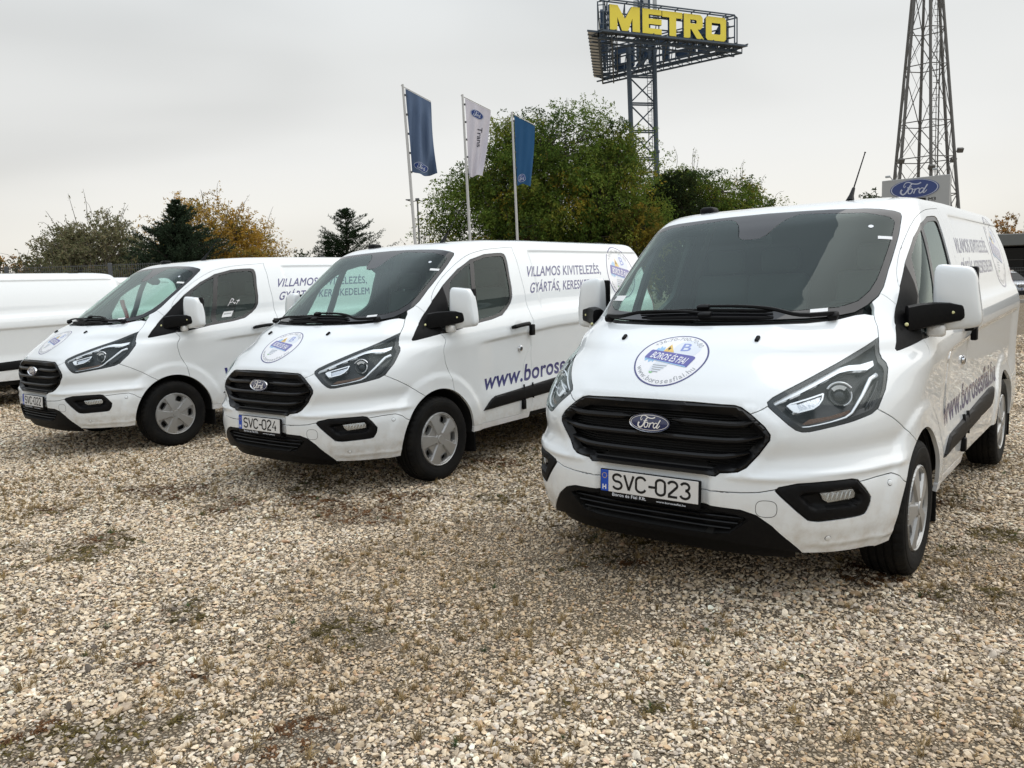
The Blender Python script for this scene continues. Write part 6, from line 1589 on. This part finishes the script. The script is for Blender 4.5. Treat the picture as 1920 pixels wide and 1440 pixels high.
# ---- number plates (pen-stroke characters)
def plate_glyph(c):
    arc = lambda cx, cy, rx, ry, a0, a1, n=10: [(cx + rx * math.cos(math.radians(a0 + (a1 - a0) * k / n)), cy + ry * math.sin(math.radians(a0 + (a1 - a0) * k / n))) for k in range(n + 1)]
    G_ = {
        'S': [arc(.26, .76, .24, .22, 20, 180) + arc(.26, .74, .24, .24, 190, 250, 4) + arc(.26, .27, .25, .25, 80, -160, 14)],
        'V': [[(.0, 1), (.26, .02)], [(.26, .02), (.52, 1)]],
        'C': [arc(.27, .72, .26, .27, 15, 180) + arc(.27, .28, .26, .27, 180, 345)],
        '-': [[(.05, .45), (.40, .45)]],
        '0': [arc(.25, .75, .24, .24, 0, 180) + arc(.25, .25, .24, .24, 180, 360) + [(.49, .75)]],
        '2': [arc(.25, .75, .24, .24, 165, -25, 10) + [(.06, .14), (.02, .02), (.50, .02)]],
        '3': [arc(.25, .76, .22, .23, 160, -80, 10), arc(.25, .27, .245, .26, 85, -160, 12)],
        '4': [[(.34, 1), (.02, .30), (.50, .30)], [(.38, .55), (.38, 0)]],
        'H': [[(0, 0), (0, 1)], [(.45, 0), (.45, 1)], [(0, .5), (.45, .5)]]}
    return G_[c]
PM = Matrix.Translation((1.000, 0, .539)) @ Matrix.Rotation(math.radians(-3), 4, 'Y') @ Matrix(((0, 0, 1, 0), (1, 0, 0, 0), (0, 1, 0, 0), (0, 0, 0, 1)))
def make_plate(num, van):
    mb = MB(); V, F = rbox((0, -.006, -.006), (.534, .136, .016), .006, 2); fr = mb.add(V, F).xf(PM).emit('number_plate', 'black_plastic', van)
    tag(fr, 'number plate reading ' + num)
    mb = MB(); V, F = rbox((.02, .005, .003), (.475, .105, .003), .0014, 1); mb.add(V, F, 0)
    V, F = rbox((-.239, .005, .003), (.043, .105, .003), .0014, 1); mb.add(V, F, 1); mb.xf(PM).emit('plate_face', ['plate_white', 'plate_blue'], fr)
    mb = MB(); x = -.192
    for j, ch in enumerate(num):
        for st in plate_glyph(ch):
            P = np.array(st) * [.098, .074] + [x, -.031]; P = np.array(resample([tuple(p) for p in P], .004)) if len(P) < 3 else P
            V, F = stroke2d(P, .0118); mb.add([(a, b, .0052 + .0001 * (j % 3)) for a, b in V], F, 0)
        x += {'-': .044, 'V': .064, 'S': .064}.get(ch, .0625)
    for st in plate_glyph('H'):
        P = np.array(st) * [.036, .024] + [-.2475, -.038]; V, F = stroke2d(resample([tuple(p) for p in P], .006), .0055); mb.add([(a, b, .0053) for a, b in V], F, 1)
    for k in range(12):
        a = 2 * math.pi * k / 12; V, F = poly(ellipse(-.239 + .0125 * math.cos(a), .030 + .0125 * math.sin(a), .0022, .0022, 6)); mb.add([(p[0], p[1], .0053) for p in V], F, 2)
    for txt, x0, w, hh in (('Boros és Fiai Kft.', -.195, .185, .0165), ('www.borosesfiai.hu', .045, .150, .0095)):
        V, F = text2d(txt, width=w, height=hh, bold=.012); mb.add([(a + x0, b - .067, .0030) for a, b in V], F, 3)
    mb.xf(PM).emit('plate_characters', ['print_black', 'print_white', 'print_yellow', 'print_pale'], fr)

# ---- the row of vans
GRP = 'white panel vans parked on the gravel'
PLAIN = ('company_logo', 'company_lettering')
def put(o, x, y, z, yaw, label):
    o.location = (x, y, z); o.rotation_euler = (0, 0, math.radians(yaw)); tag(o, label, 'van', GRP); return o
plain_proto = copy_tree(VAN, None, PLAIN)
van_b = copy_tree(VAN); van_c = copy_tree(VAN)
put(VAN, 1.2525, 4.4979, -.010, -128.39, 'nearest white panel van with plate SVC-023 and a round logo on its bonnet')
put(van_b, -1.362, 6.9143, -.034, -127.08, 'white panel van with plate SVC-024, middle of the three lettered vans')
put(van_c, -4.2511, 8.8659, -.032, -129.65, 'white panel van with plate SVC-022, left of the lettered vans')
make_plate('SVC-023', VAN); make_plate('SVC-024', van_b); make_plate('SVC-022', van_c)
put(plain_proto, -9.42, 10.95, -.03, -126.5, 'plain white van without lettering cut off by the left edge of the photo')
o = copy_tree(plain_proto); put(o, -9.9, 14.3, -.03, -128, 'plain white van hidden behind the others, its side seen through a windscreen')
o = copy_tree(plain_proto); put(o, 8.9, 17.0, -.03, -128, 'white van far right whose tail peeks out behind the nearest van')
# scribble and paper label on the side window of the left van
mb = MB(); V, F = cut2d(*poly([(.04, -.005), (.16, -.005), (.16, .05), (.04, .05)]), .03); P, N = flank_map(-.575, 1.29)(V, .0); mb.add(P, F, 0, N)
V, F = cut2d(*poly([(.055, .022), (.145, .022), (.145, .034), (.055, .034)]), .03); P, N = flank_map(-.575, 1.29)(V, .0008); mb.add(P, F, 1, N)
mb.emit('window_label', ['tag_white', 'print_grey'], van_c)
mb = MB()
for st in ([(.05, .17), (.045, .10)], [(.05, .17), (.085, .16), (.08, .135), (.05, .13)], [(.095, .13), (.115, .12), (.125, .135), (.12, .115)], [(.155, .16), (.145, .11)], [(.13, .145), (.17, .14)]):
    V, F = stroke2d(resample(st, .01), .006); P, N = flank_map(-.575, 1.29)(V, .0012); mb.add(P, F, 0, N)
mb.emit('window_scribble', 'print_white', van_c)
